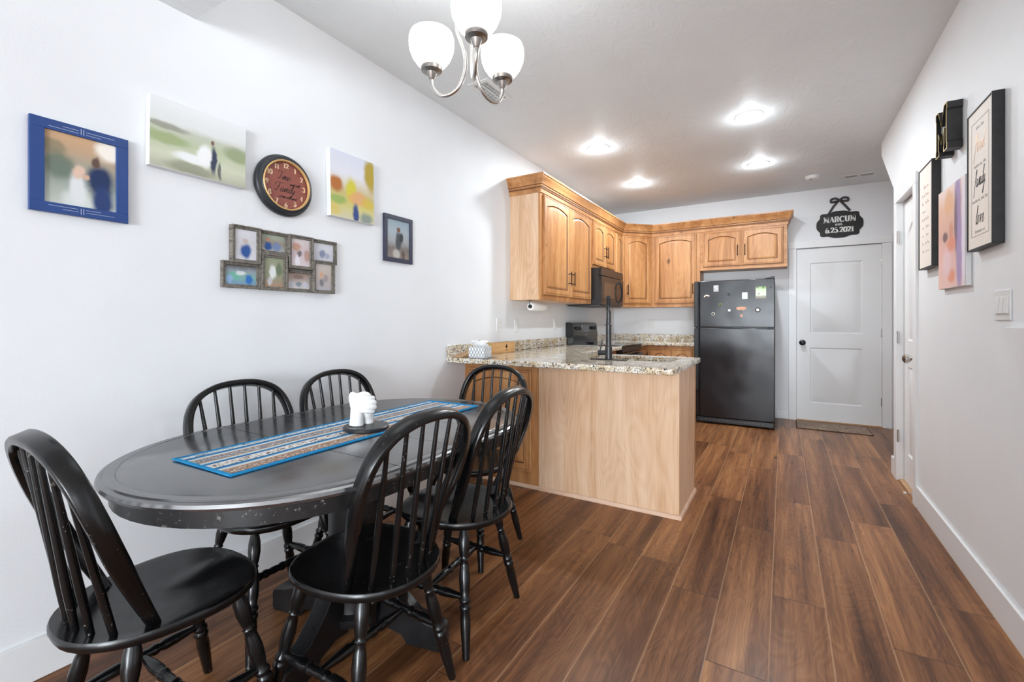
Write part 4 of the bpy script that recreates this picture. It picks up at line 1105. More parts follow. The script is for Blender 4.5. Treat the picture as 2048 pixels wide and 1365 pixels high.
mb = MB(); p = onpanel(5.075, .06); mb.box((p.x - .001, 5.06, p.z), (p.x + .0008, 5.09, p.z + .006)); part('badge', mb, M['silverline'], bgp)
mb = MB(); mb.box((.6205, 4.71, .20), (.648, 5.45, .84)); dr = part('oven_door', mb, M['fridge'], st, .004)
mb = MB(); mb.box((.648, 4.83, .40), (.650, 5.33, .68)); part('window', mb, M['glassblack'], dr)
mb = MB(); mb.tube([(.648, 4.76, .80), (.69, 4.76, .80), (.69, 5.40, .80), (.648, 5.40, .80)], .011, 10); part('handle', mb, M['blackplastic'], dr)
mb = MB(); mb.box((.6205, 4.71, .845), (.655, 5.45, .903)); part('front_trim', mb, M['blackplastic'], st, .003)
mb = MB(); mb.box((.6205, 4.71, .02), (.645, 5.45, .19)); part('drawer', mb, M['fridge'], st, .004)
for (x, y) in ((.05, 4.74), (.58, 4.74), (.05, 5.42), (.58, 5.42)):
    mb = MB(); mb.lathe([(0, .02), (1, .016)], (x, y, 0), (x, y, .09), 10); part('foot', mb, M['blackplastic'], st)
for (x, y, r) in ((.50, 4.88, .09), (.50, 5.28, .105), (.22, 4.90, .075), (.22, 5.27, .075)):
    mb = MB(); mb.lathe([(0, r), (1, r), (1, r - .003), (0, r - .003)], (x, y, .9221), (x, y, .9225), 40, 0, False); part('burner_ring', mb, M['darkgrey'], st)
# dark spoon rest on the cooktop by the panel
sr = MB(org=(.235, 4.86, .9235)); sr.T = Matrix.Translation((.235, 4.86, .9235))
sr.lathe([(0, .018), (.05, .030), (.5, .048), (1, .056), (1, .053), (.55, .044), (.15, .026)], (0, 0, 0), (0, 0, .018), 28); sr.box((.04, -.012, .010), (.15, .012, .016))
o = obj('spoon_rest', sr, M['blackmatte'], None); tag(o, 'small black spoon rest lying on the stove glass top', 'spoon rest')

# ---- base cabinets
PT = .876
c = thing('base_cabinet', 'base cupboard with arched door at the wall end of the peninsula', 'cabinet', (.32, 3.1, 0))
mb = MB(); mb.box((.0005, 2.842, .001), (.639, 3.43, PT - .001)); part('carcass', mb, M['maple'], c)
mb = MB(); mb.box((.0005, 2.8235, .001), (.639, 2.8415, PT - .001)); part('face_frame', mb, M['alder'], c, .001)
def tP(x, z): return frame_M((x, 2.823, z), (1, 0, 0), (0, 0, 1))
add_door(c, tP(.040, .112), .548, .716, .500, .565, .045)
mb = MB(); mb.prism([(2.823, 0), (2.823, .022), (2.818, .024), (2.811, .018), (2.808, 0)], 'x', .015, .639); part('shoe_moulding', mb, M['shoe'], c)
c = thing('peninsula_cabinet', 'plain wood-panelled peninsula cabinet with pale shoe moulding along the floor', 'cabinet', (1.1, 3.1, 0))
mb = MB(); mb.box((.642, 2.8385, .001), (1.562, 3.43, PT - .001)) ; 
# hollow over the sink: box kept below the basin
mb = MB(); mb.box((.6405, 2.8395, .001), (1.5605, 3.432, .66)); mb.box((.6405, 2.8395, .66), (.80, 3.432, PT - .001)); mb.box((.80, 2.8395, .66), (1.5605, 2.99, PT - .001)); mb.box((1.53, 2.99, .66), (1.5605, 3.432, PT - .001)); part('carcass', mb, M['maple'], c)
mb = MB(); mb.box((.6405, 2.8235, .001), (1.579, 2.839, PT - .001)); part('back_panel', mb, M['maple'], c, .001)
mb = MB(); mb.box((1.561, 2.8395, .001), (1.579, 3.36, PT - .001)); part('end_panel', mb, M['maple'], c, .001)
mb = MB(); mb.box((1.561, 3.3605, .10), (1.575, 3.44, PT - .001)); part('face_frame', mb, M['alder'], c, .001)
mb = MB(); mb.prism([(2.823, 0), (2.823, .022), (2.818, .024), (2.811, .018), (2.808, 0)], 'x', .6405, 1.594)
mb.prism([(1.5795, 0), (1.5795, .022), (1.585, .024), (1.591, .018), (1.594, 0)], 'y', 2.808, 3.36); part('shoe_moulding', mb, M['shoe'], c)
for k, x in enumerate((.66, 1.105)):
    T0 = frame_M((x + .43, 3.4325, .12), (-1, 0, 0), (0, 0, 1)); add_door(c, T0, .43, .70, .39 if k else .04, .6, .035)
# run along the left wall between peninsula and stove
c = thing('base_cabinet', 'base cupboard under the counter between the peninsula and the stove', 'cabinet', (.3, 4.1, 0))
mb = MB(); mb.box((.002, 3.455, .10), (.59, 4.695, PT - .001)); mb.box((.002, 3.455, .0), (.53, 4.695, .10)); part('carcass', mb, M['alder'], c)
for y in (3.50, 4.10):
    add_door(c, frame_M((.5905, y, .12), (0, 1, 0), (0, 0, 1)), .56, .70, .5, .6, .035)
# back run
c = thing('base_cabinet', 'base cupboard with two arched doors just left of the refrigerator', 'cabinet', (.9, 6.1, 0))
mb = MB(); mb.box((.60, 5.832, .10), (1.19, YB - .001, PT - .001)); mb.box((.60, 5.89, 0), (1.19, YB - .001, .10)); part('carcass', mb, M['alder'], c)
for k, x in enumerate((.665, .925)):
    add_door(c, frame_M((x, 5.8315, .12), (1, 0, 0), (0, 0, 1)), .245, .72, .2 if not k else .045, .55, .03)
c = thing('base_cabinet', 'corner base cupboard beside the stove under the back counter', 'cabinet', (.3, 5.9, 0))
mb = MB(); mb.box((.002, 5.468, .10), (.5985, YB - .001, PT - .001)); mb.box((.002, 5.468, 0), (.53, YB - .001, .10)); part('carcass', mb, M['alder'], c)
add_door(c, frame_M((.599, 5.49, .12), (0, 1, 0), (0, 0, 1)), .30, .70, .25, .6, .03)

# ---- countertops (plan polygons, bullnosed)
def offset_poly(pts, d):
    n = len(pts); out = []
    for i in range(n):
        a = Vector(pts[i - 1]); b = Vector(pts[i]); c2 = Vector(pts[(i + 1) % n])
        e1 = (b - a).normalized(); e2 = (c2 - b).normalized(); n1 = Vector((-e1.y, e1.x)); n2 = Vector((-e2.y, e2.x))
        m_ = (n1 + n2) / max(.3, 1 + n1.dot(n2)); out.append((b.x + m_.x * d, b.y + m_.y * d))
    return out
def roundc(cx, cy, r, a0, a1, n=6): return [(cx + r * cos(radians(a0 + (a1 - a0) * i / n)), cy + r * sin(radians(a0 + (a1 - a0) * i / n))) for i in range(n + 1)]
outer = [(.001, 2.60)] + roundc(1.565, 2.63, .03, -90, 0) + roundc(1.565, 3.51, .03, 0, 90) + [(.66, 3.54)] + [(.65, 3.55), (.65, 4.6975), (.001, 4.6975)]
def slab(name, poly, label, hole=None):
    z0, z1 = PT, .914
    bm = bmesh.new()
    def ring(pts, z): return [bm.verts.new((x, y, z)) for x, y in pts]
    rs = [ring(offset_poly(poly, i), z) for i, z in ((.006, z0), (.001, z0 + .004), (0, z0 + .010), (0, z1 - .010), (.001, z1 - .004), (.005, z1))]
    n = len(poly)
    for a, b in zip(rs, rs[1:]):
        for i in range(n): bm.faces.new((a[i], a[(i + 1) % n], b[(i + 1) % n], b[i]))
    if hole:
        hb = ring(hole, z0); ht = ring(hole, z1); m_ = len(hole)
        for i in range(m_): bm.faces.new((hb[(i + 1) % m_], hb[i], ht[i], ht[(i + 1) % m_]))
        for ro, rh in ((rs[0], hb), (rs[-1], ht)):
            ed = []
            for r_ in (ro, rh):
                for i in range(len(r_)): ed.append(bm.edges.get((r_[i], r_[(i + 1) % len(r_)])))
            bmesh.ops.triangle_fill(bm, use_beauty=True, use_dissolve=False, edges=ed)
    else:
        bm.faces.new(list(reversed(rs[0]))); bm.faces.new(rs[-1])
    bmesh.ops.recalc_face_normals(bm, faces=bm.faces)
    org = Vector((sum(p[0] for p in poly) / n, sum(p[1] for p in poly) / n, z0))
    bmesh.ops.translate(bm, verts=bm.verts, vec=-org)
    me = D.meshes.new(name); bm.to_mesh(me); bm.free(); me.materials.append(M['granite'])
    me.polygons.foreach_set('use_smooth', [True] * len(me.polygons)); me.set_sharp_from_angle(angle=radians(40))
    o = D.objects.new(name, me); COL.objects.link(o); o.location = org; return tag(o, label, 'countertop')
hole = roundc(.90, 3.09, .06, 180, 270) + roundc(1.43, 3.09, .06, 270, 360) + roundc(1.43, 3.36, .06, 0, 90) + roundc(.90, 3.36, .06, 90, 180)
slab('countertop', outer, 'speckled granite countertop over the peninsula, continuing along the left wall to the stove', hole)
slab('countertop', [(.001, 5.4625), (.65, 5.4625), (.65, 5.775), (.66, 5.785), (1.205, 5.785), (1.205, YB - .001), (.001, YB - .001)], 'speckled granite countertop in the back corner between stove and refrigerator')
def splash(label, a, b):
    mb = MB(org=((a[0] + b[0]) / 2, (a[1] + b[1]) / 2, .9145)); mb.box((*a, .9145), (*b, 1.002)); o = obj('backsplash', mb, M['granite'], None, 35, .003); tag(o, label, 'backsplash')
splash('low granite backsplash along the left wall behind the tissue box', (.001, 2.602), (.021, 4.695))
splash('short granite backsplash on the left wall beyond the stove', (.001, 5.465), (.021, YB - .0225))
splash('low granite backsplash along the back wall left of the refrigerator', (.001, YB - .0215), (1.205, YB - .001))
# sink
sk = thing('sink', 'undermount kitchen sink set in the peninsula countertop', 'sink', (1.165, 3.225, .70))
def hoff(d, z): return [(x, y, z) for x, y in offset_poly(hole, d)]
mb = MB(); mb.loft([hoff(-.012, .8755), hoff(.004, .8755), hoff(.006, .86), hoff(.012, .72), hoff(.04, .70), hoff(.10, .698)], 0, False, True)
mb.loft([hoff(-.012, .8755), hoff(-.012, .868), hoff(.0, .862), hoff(.004, .715), hoff(.035, .692), hoff(.10, .690)], 0, False, True)
part('basin', mb, M['sink'], sk, 0, 50)
mb = MB(); mb.lathe([(0, .042), (1, .04)], (1.165, 3.225, .699), (1.165, 3.225, .702), 20); part('drain', mb, M['chrome'], sk)

# ---- faucet
FX, FY = 1.083, 3.008
fc = thing('faucet', 'tall matte black spring-neck kitchen faucet on the peninsula', 'faucet', (FX, FY, .914))
mb = MB(); mb.box((FX - .125, FY - .028, .9143), (FX + .125, FY + .028, .920)); part('deck_plate', mb, M['blackmatte'], fc, .004)
mb = MB(); mb.lathe([(0, .027), (.02, .027), (.03, .0235), (.36, .0235), (.37, .0185), (.96, .0185), (.965, .0215), (1, .0215)], (FX, FY, .920), (FX, FY, 1.155), 24)
mb.lathe([(0, .0205), (.08, .0155), (1, .0155)], (FX, FY, 1.155), (FX, FY, 1.24), 20); part('body', mb, M['blackmatte'], fc)
mb = MB(); ddir = Vector((-.35, .94, 0)).normalized(); b0 = Vector((FX, FY, .962))
hd = Vector((-1, .0, 0)); mb.lathe([(0, .018), (.75, .018), (.78, .020), (1, .020)], b0, b0 + hd * .072, 18)
mb.lathe([(0, .005), (1, .004)], b0 + hd * .06 + Vector((0, 0, .015)), b0 + hd * .045 + Vector((0, 0, .09)), 10); part('lever', mb, M['blackmatte'], fc)
arcp = []
for i in range(41):
    a = pi * i / 40; arcp.append(Vector((FX, FY, 1.275)) + ddir * (.038 - .038 * cos(a)) * 1.0 + Vector((0, 0, .065 * sin(a))))
arcp = [Vector((FX, FY, 1.24))] + arcp + [Vector((FX, FY, 1.20)) + ddir * .072]
mb = MB(); mb.tube(arcp, .0085, 12)
cvp = catmull(arcp, 3); hel = []
NN = len(cvp)
tot = 26
for i in range(NN * 6):
    f = i / (NN * 6 - 1) * (NN - 1); k = min(int(f), NN - 2); p = cvp[k].lerp(cvp[k + 1], f - k); tg = (cvp[k + 1] - cvp[k]).normalized()
    side = Vector((ddir.y, -ddir.x, 0)); u = side.cross(tg).normalized(); a = 2 * pi * tot * i / (NN * 6)
    hel.append(p + side * cos(a) * .0135 + u * sin(a) * .0135)
mb.tube(hel, .0027, 6); part('spring_neck', mb, M['blackmatte'], fc)
mb = MB(); p0 = Vector((FX, FY, 1.21)) + ddir * .072; p1 = Vector((FX, FY, 1.055)) + ddir * .060 
mb.lathe([(0, .012), (.1, .016), (.5, .017), (.7, .015), (.8, .019), (1, .019)], p0, p1, 18)
mb.tube([p0.lerp(p1, .45), Vector((FX, FY, 1.135))], .006, 8); part('spray_head', mb, M['blackmatte'], fc)

# ---- refrigerator
FX0, FX1, FYF = 1.216, 2.029, 5.632
fr = thing('refrigerator', 'black top-freezer refrigerator dotted with small magnets', 'refrigerator', ((FX0 + FX1) / 2, 6.0, 0))
mb = MB(); mb.box((FX0 + .003, FYF + .072, .03), (FX1 - .003, 6.37, 1.642)); part('body', mb, M['fridge'], fr, .004)
def fdoor(name, z0, z1):
    mb = MB(); mb.box((FX0 + .058, FYF, z0), (FX1, FYF + .066, z1)); mb.box((FX0, FYF + .022, z0), (FX0 + .0575, FYF + .066, z1))
    d = part(name, mb, M['fridge_front'], fr, .008)
    mb = MB(); mb.box((FX0 + .001, FYF - .012, z0 + (.0 if name == 'freezer_door' else .30)), (FX0 + .046, FYF + .0215, z1 - .002)); part('handle', mb, M['blackplastic'], d, .007)
    return d
fdoor('freezer_door', 1.110, 1.642); fdoor('fridge_door', .085, 1.100)
mb = MB(); mb.prism([(FX1 - .10, 1.643), (FX1 - .004, 1.643), (FX1 - .004, 1.665), (FX1 - .03, 1.665)], 'y', FYF + .01, FYF + .12); part('hinge_cover', mb, M['blackplastic'], fr, .002)
mb = MB(); mb.box((FX1 - .07, FYF - .004, 1.1005), (FX1 - .005, FYF + .03, 1.1095)); part('middle_hinge', mb, M['darkgrey'], fr)
mb = MB(); mb.box((FX0 + .02, FYF + .022, .02), (FX1 - .01, FYF + .06, .078)); g_ = part('toe_grille', mb, M['blackplastic'], fr, .004)
mb = MB()
for i in range(16):
    x = FX0 + .06 + i * .045; mb.box((x, FYF + .020, .042), (x + .034, FYF + .0222, .058))
part('grille_slots', mb, M['darkgrey'], g_)
for x in (FX0 + .05, FX1 - .05):
    for y in (5.75, 6.30):
        mb = MB(); mb.lathe([(0, .02), (1, .02)], (x, y, 0), (x, y, .03), 12); part('foot', mb, M['blackplastic'], fr)
# magnets
def mag(name, label, x, z, build, mats, cat='magnet'):
    mb = MB(org=(x, FYF - .001, z), T=frame_M((x, FYF - .001, z), (1, 0, 0), (0, 0, 1))); build(mb)
    o = obj(name, mb, mats, None, 35); tag(o, label, cat, 'magnets on the freezer door'); return o
def discm(r, th=.004, n=24): return lambda mb: mb.lathe([(0, r), (.7, r), (1, r * .9)], (0, 0, 0), (0, 0, th), n)
def card_m(name, cols): 
    t = NT(name); c_ = t.uv(); t.set(t.ramp(t.noise(t.obj(), 90, 3, .6), [(.35, cols[0]), (.5, cols[1]), (.65, cols[2])]), .4); return t.m
mag('fridge_magnet', 'small grey and white patterned square magnet, topmost on the left', 1.450, 1.552, lambda m_: m_.box((-.026, -.035, 0), (.026, .035, .002)), card_m('grey_card', [srgb(120, 118, 120), srgb(180, 178, 178), srgb(220, 218, 216)]))
mag('fridge_magnet', 'cream bean-shaped magnet near the freezer door handle', 1.352, 1.466, lambda m_: m_.tube(catmull([(-.026, -.008, .002), (-.012, .006, .002), (.006, .008, .002), (.026, -.002, .002)], 5), .0085, 10), simple('cream_magnet', srgb(236, 212, 190), .5))
def hexm(mb): mb.lathe([(0, .021), (1, .019)], (0, 0, 0), (0, 0, .004), 6); mb.lathe([(0, .012), (1, .010)], (0, 0, .004), (0, 0, .006), 6, 1)
mag('fridge_magnet', 'dark green hexagon magnet, highest of the three small hexagons', 1.583, 1.484, hexm, [simple('green_magnet', srgb(58, 74, 66), .4, var=.6, scale=90), M['ink']])
mag('fridge_magnet', 'gold-rimmed green hexagon magnet, middle of the three small hexagons', 1.495, 1.368, hexm, [simple('olive_magnet', srgb(110, 112, 70), .4, var=.5, scale=90), simple('olive_dark', srgb(48, 56, 34), .5)])
mag('fridge_magnet', 'pale-cornered hexagon magnet, lowest of the three small hexagons', 1.420, 1.264, hexm, [simple('pale_magnet', srgb(196, 190, 168), .4, var=.6, scale=90), M['slot']])
mag('fridge_magnet', 'small round white magnet in the middle of the freezer door', 1.587, 1.301, discm(.014), M['whiteplastic'])
mag('fridge_magnet', 'round black magnet with a white centre on the right', 1.868, 1.303, lambda m_: (m_.lathe([(0, .026), (1, .024)], (0, 0, 0), (0, 0, .004), 28, 0), m_.lathe([(0, .016), (1, .015)], (0, 0, .004), (0, 0, .005), 24, 1)), [M['ink'], M['whiteplastic']])
mag('fridge_magnet', 'white rectangular magnet card right of centre', 1.742, 1.462, lambda m_: m_.box((-.027, -.036, 0), (.027, .036, .002)), simple('white_card', srgb(214, 220, 234), .4, var=.08, scale=40))
mag('photo_card', 'photo card with green leaves at its top, right side of the freezer door', 1.898, 1.490, lambda m_: m_.quad((-.05, -.066, .002), (.05, -.066, .002), (.05, .066, .002), (-.05, .066, .002)),
    photo_mat('leaf_card', [(0, (110, 104, 92)), (.2, (160, 156, 140)), (.3, (206, 214, 196)), (.7, (196, 214, 184)), (1, (150, 176, 120))], [(.75, .92, .2, .12, (90, 140, 60), 1), (.25, .42, .13, .10, (90, 70, 50), 1), (.2, .42, .06, .08, (240, 236, 230), 1), (.15, .95, .2, .1, (90, 110, 80), .8)], .4, warp=.06), 'photo card')
def tagm(mb):
    pts = [(.05 * cos(2 * pi * i / 20), .022 * sin(2 * pi * i / 20) * (1 + .15 * cos(4 * pi * i / 20))) for i in range(20)]
    mb.loft([[(x, y + .022, 0) for x, y in pts], [(x, y + .022, .005) for x, y in pts]]); mb.tube([(0, .0, .003), (0, -.04, .003)], .0025, 6, 1)
    mb.lathe([(0, .005), (1, .005)], (0, -.018, .001), (0, -.018, .007), 8, 1); mb.loft([[(-.006, -.04, 0), (.006, -.04, 0), (.014, -.072, 0), (-.014, -.072, 0)], [(-.006, -.04, .004), (.006, -.04, .004), (.014, -.072, .004), (-.014, -.072, .004)]])
mag('fridge_magnet', 'orange oval magnet with a small hanging tassel', 1.708, 1.30, tagm, [simple('terracotta_magnet', srgb(206, 150, 120), .5, var=.3, scale=70), simple('grey_cord', srgb(90, 86, 90), .6)])
mag('fridge_magnet', 'tiny dark speck magnet in the upper right corner', 1.992, 1.548, discm(.007), M['slot'])

# ---- counter items
tb = thing('tissue_box', 'white tissue box with black diamond pattern on the peninsula counter', 'tissue box', (.225, 2.70, .914))
def mk_diamond():
    t = NT('diamond_pattern'); X, Y, Z = t.xyz(t.obj())
    h = t.math('ADD', X, Y)
    a = t.math('MULTIPLY', t.math('SUBTRACT', X, Y), 26.0) ; 
    u = t.math('MULTIPLY', t.math('ADD', t.math('MULTIPLY', X, 1.0), t.math('MULTIPLY', Y, 1.0)), 38.0); v = t.math('MULTIPLY', Z, 24.0)
    p = t.math('PINGPONG', t.math('ADD', u, v), 0.5); q = t.math('PINGPONG', t.math('SUBTRACT', u, v), 0.5)
    p2 = t.math('LESS_THAN', p, 0.075); q2 = t.math('LESS_THAN', q, 0.075)
    k = t.math('MAXIMUM', p2, q2)
    t.set(t.mix(k, (.82, .82, .82), (.035, .04, .05)), .5); return t.m
mb = MB(); mb.T = Matrix.Translation((.225, 2.705, 0)) @ Matrix.Rotation(radians(8), 4, 'Z')
mb.box((-.062, -.060, .9165), (.062, .060, .995)); part('carton', mb, mk_diamond(), tb, .001)
mb = MB(); mb.T = Matrix.Translation((.225, 2.705, .995)); rings = []
for k, (r, z) in enumerate(((.022, -.01), (.028, .004), (.044, .010), (.050, .020), (.030, .026), (.046, .036), (.020, .040))):
    rings.append([(r * (1 + .35 * sin(3 * a + k)) * cos(a) * 1.3, r * (.55 + .2 * cos(2 * a + k)) * sin(a), z + .007 * sin(4 * a + k * 2)) for a in [2 * pi * i / 26 for i in range(26)]])
mb.loft(rings, 0, True, True); part('tissue', mb, M['paper'], tb, 0, 70)
mb = MB(org=(.24, 2.71, .9143)); mb.T = Matrix.Translation((.24, 2.70, .9143)) @ Matrix.Rotation(radians(4), 4, 'Z'); mb.box((-.085, -.085, 0), (.095, .085, .0018))
o = obj('paper_tray', mb, M['greydark'], None, 35); tag(o, 'flat grey marbled sheet under the tissue box', 'tray')
cr_ = thing('wooden_crate', 'shallow pine crate with a small black tree mark, behind the tissue box', 'crate', (.07, 3.24, .9145))
mb = MB(); x0, x1, y0, y1, z0_, z1_ = .026, .115, 2.93, 3.39, .9148, 1.0
mb.box((x1 - .010, y0, z0_), (x1, y1, z1_)); mb.box((x0, y0, z0_), (x0 + .010, y1, z1_)); mb.box((x0 + .010, y0, z0_), (x1 - .010, y0 + .01, z1_)); mb.box((x0 + .010, y1 - .01, z0_), (x1 - .010, y1, z1_)); mb.box((x0 + .01, y0 + .01, z0_), (x1 - .01, y1 - .01, z0_ + .008))
part('box', mb, M['crate'], cr_, .001)
mb = MB(T=frame_M((x1, 3.25, .958), (0, 1, 0), (0, 0, 1)))
for (u, v, r) in ((0, .012, .011), (-.008, .006, .008), (.008, .006, .008), (0, .021, .007)): mb.lathe([(0, r), (1, r)], (u, v, .0001), (u, v, .0006), 12)
mb.box((-.002, -.018, .0001), (.002, .004, .0006)); mb.box((-.02, -.020, .0001), (.02, -.0185, .0006)); mb.box((-.028, -.0265, .0001), (.028, -.0245, .0006)); part('printed_mark', mb, M['ink'], cr_)
mb = MB(org=(.075, 2.67, .915)); mb.T = Matrix.Translation((.075, 2.69, .915)) @ Matrix.Rotation(radians(6), 4, 'Z'); mb.prism([(-.10, 0), (.10, 0), (.10, .032), (.085, .034), (-.06, .006)], 'y', -.035, .035) if False else mb.loft([[(-.04, -.09, 0), (.04, -.09, 0), (.04, .10, 0), (-.04, .10, 0)], [(-.04, -.09, .003), (.04, -.09, .003), (.04, .10, .036), (-.04, .10, .036)]])
o = obj('wooden_wedge', mb, M['walnutedge'], None, 35, .002); tag(o, 'sloping light wooden board piece at the counter end beside the tissue box', 'wooden board')
pl = thing('potted_plant', 'small bright green leafy plant poking up behind the tissue box', 'plant', (.14, 2.875, .9145))
mb = MB(); mb.lathe([(0, .022), (.1, .026), (1, .030), (1, .026), (.9, .024)], (.14, 2.875, .9148), (.14, 2.875, .965), 20); part('pot', mb, M['whiteplastic'], pl)
mb = MB(); rnd = random.Random(5)
for i in range(46):
    a = rnd.uniform(0, 2 * pi); el = rnd.uniform(.15, 1.2); L = rnd.uniform(.035, .085); b = Vector((.14, 2.875, .962))
    d = Vector((cos(a) * cos(el) * .7, sin(a) * cos(el) * 1.25, sin(el) * .75)); tip = b + d * L
    mb.tube([b, b + d * L * .5 + Vector((0, 0, .004)), tip], .0009, 5)
    s = Vector((-sin(a), cos(a), 0)); lw = rnd.uniform(.005, .009); ll = rnd.uniform(.013, .022); dd = Vector((cos(a), sin(a), rnd.uniform(-.3, .4))).normalized(); nn = s.cross(dd)
    ring = []
    q = [tip, tip + dd * ll * .35 + s * lw, tip + dd * ll * .75 + s * lw * .7, tip + dd * ll, tip + dd * ll * .75 - s * lw * .7, tip + dd * ll * .35 - s * lw]
    mb.loft([[tuple(v) for v in q], [tuple(v + nn * .0006) for v in q]])
part('foliage', mb, M['green'], pl, 0, 30)
# paper towel under the tall cupboard
ph_ = thing('paper_towel_holder', 'black paper towel holder with a white roll hanging under the tall cupboard', 'paper towel holder', (.2, 3.6, 1.366))
mb = MB()
mb.tube([(.17, 3.545, 1.365), (.17, 3.545, 1.310)], .004, 8); mb.tube([(.17, 3.545, 1.310), (.17, 3.85, 1.310)], .005, 8); mb.lathe([(0, .014), (.6, .014), (1, .010)], (.17, 3.560, 1.310), (.17, 3.535, 1.310), 18); mb.box((.155, 3.53, 1.3625), (.185, 3.58, 1.3655))
part('arm', mb, M['blackmatte'], ph_)
mb = MB(); mb.lathe([(0, .018), (0, .033), (.02, .036), (.98, .036), (1, .033), (1, .018)], (.17, 3.565, 1.310), (.17, 3.835, 1.310), 32, 0, False); part('paper_roll', mb, M['paper'], ph_, 0, 40, )

# ---- back wall sign
sg = thing('hanging_sign', 'black scalloped plaque with white lettering hung by a ribbon above the back door', 'sign', (2.66, YB - .01, 2.30))
T0 = TB(2.660, 2.2945) @ Matrix.Translation((0, 0, .002))
pts = []
for i in range(96):
    a = 2 * pi * i / 96; c_, s_ = cos(a), sin(a)
    x = .205 * math.copysign(abs(c_) ** .62, c_); y = .150 * math.copysign(abs(s_) ** .62, s_)
    k = 1 + .055 * cos(8 * a) - .03 * cos(4 * a) * 0 + .02 * cos(2 * a)
    pts.append((x * k, y * k))
mb = MB(T=T0); mb.loft([[(x, y, 0) for x, y in pts], [(x, y, .006) for x, y in pts]]); part('plaque', mb, M['signblack'], sg, .001)
mb = MB(T=T0 @ Matrix.Translation((0, 0, .0062)))
roman(mb, 'MARCUM', .002, .028, .062, .27, .08, .0008, sx=.82); roman(mb, 'est.', .0, -.012, .030, .26, .09, .0008, sx=1.3); roman(mb, '6.25.2021', .0, -.092, .058, .28, .08, .0008, sx=.82)
part('lettering', mb, M['signwhite'], sg)
mb = MB(T=T0)
def rib(pts2, w, th=.0015, n0=.004):
    for a, b in zip(pts2, pts2[1:]): pass
    stroke_ribbon(mb, pts2, lambda tx, ty, t: w, th)
rib([(-.10, .13), (-.055, .21), (-.005, .275)], .026); rib([(.10, .145), (.055, .21), (.005, .275)], .026)
for s in (-1, 1):
    lp = catmull([(0, .275, .004), (s * .035, .30, .012), (s * .075, .292, .014), (s * .078, .262, .010), (s * .04, .262, .008), (0, .272, .004)], 6); mb.tube(lp, .012, 8)
mb.lathe([(0, .014), (1, .012)], (0, .275, .0), (0, .275, .018), 12)
part('ribbon', mb, M['ribbon'], sg, 0, 40)
# ---- door mat
def mk_mat():
    t = NT('floral_mat'); p = t.obj()
    n = t.noise(p, 11, 3, .5, 2.4)
    c_ = t.ramp(n, [(.40, srgb(170, 146, 126)), (.46, srgb(96, 76, 64)), (.50, srgb(178, 156, 138)), (.56, srgb(80, 60, 50)), (.60, srgb(160, 136, 118))])
    t.set(c_, .95); t.bump(n, .4, .003); return t.m
mb = MB(org=(2.57, 6.12, .001)); mb.loft([[(2.232, 5.907, .001), (2.905, 5.903, .001), (2.905, 6.335, .001), (2.232, 6.335, .001)], [(2.232, 5.907, .007), (2.905, 5.903, .007), (2.905, 6.335, .007), (2.232, 6.335, .007)]])
mb.loft([[(2.24, 5.915, .0072), (2.897, 5.911, .0072), (2.897, 6.327, .0072), (2.24, 6.327, .0072)], [(2.244, 5.919, .009), (2.893, 5.915, .009), (2.893, 6.323, .009), (2.244, 6.323, .009)]], 1)
o = obj('door_mat', mb, [simple('brown_mat_border', srgb(64, 46, 38), .9), mk_mat()], None); tag(o, 'brown floral door mat in front of the back door', 'mat')

# ---- right wall decor (u = -y, v = z, n = -x)
def box_frame(name, label, y0, y1, z0, z1, depth, lip=.006):
    t = thing(name, label, 'sign', (W, (y0 + y1) / 2, z0))
    T0 = frame_M((W - .001, y1, z0), (0, -1, 0), (0, 0, 1)); w, h = y1 - y0, z1 - z0
    mb = MB(T=T0); ring_frame(mb, 0, 0, w, h, lip, 0, depth); mb.box((lip, lip, 0), (w - lip, h - lip, depth - .008)); part('frame', mb, M['blackframe'], t, .001)
    mb = MB(T=T0); mb.box((lip, lip, depth - .0079), (w - lip, h - lip, depth - .004)); part('panel', mb, M['cream'], t)
    return t, T0 @ Matrix.Translation((w / 2, h / 2, depth - .0039)), w, h
t1, TT, w_, h_ = box_frame('word_sign', 'tall cream word sign in a black box frame reading food family love', 2.470, 2.752, 1.480, 2.072, .036)
lt = MB(T=TT); script(lt, 'food', 0, .112, .036, .085, .3, .0006, sx=.72, sp=1.25); part('gold_word', lt, M['rosegold'], t1)
lt = MB(T=TT); script(lt, 'family', 0, -.035, .035, .08, .3, .0006, sx=.62, sp=1.22); script(lt, 'love', 0, -.192, .036, .085, .3, .0006, sx=.72, sp=1.25); part('black_words', lt, M['ink'], t1)
for (txt, v) in (('bless the', .207), ('before us, the', .048), ('beside us, and the', -.098), ('between us', -.228)):
    plain_text('small_words', txt, TT @ Matrix.Translation((0, v, 0)), .020, M['inkgrey'], t1, 1.15)
lt = MB(T=TT); e1, e2 = w_ / 2 - .045, h_ / 2 - .055
lt.box((-e1, -e2, 0), (e1, -e2 + .0018, .0006)); lt.box((-e1, e2 - .0018, 0), (e1, e2, .0006))
for s in (-1, 1): lt.box((s * e1 - .0007, -e2, 0), (s * e1 + .0007, e2, .0006))
part('border_line', lt, M['inkgrey'], t1)
t2, TT, w_, h_ = box_frame('word_sign', 'tall cream sign with faint gold script in a black box frame, nearest the side door', 3.300, 3.580, 1.480, 2.066, .038)
lt = MB(T=TT)
for (txt, v, h) in (('to have', .14, .022), ('and', .085, .016), ('to hold', .02, .022), ('from', -.04, .014), ('this day', -.09, .018), ('forward', -.165, .024)): pass
rnd = random.Random(3)
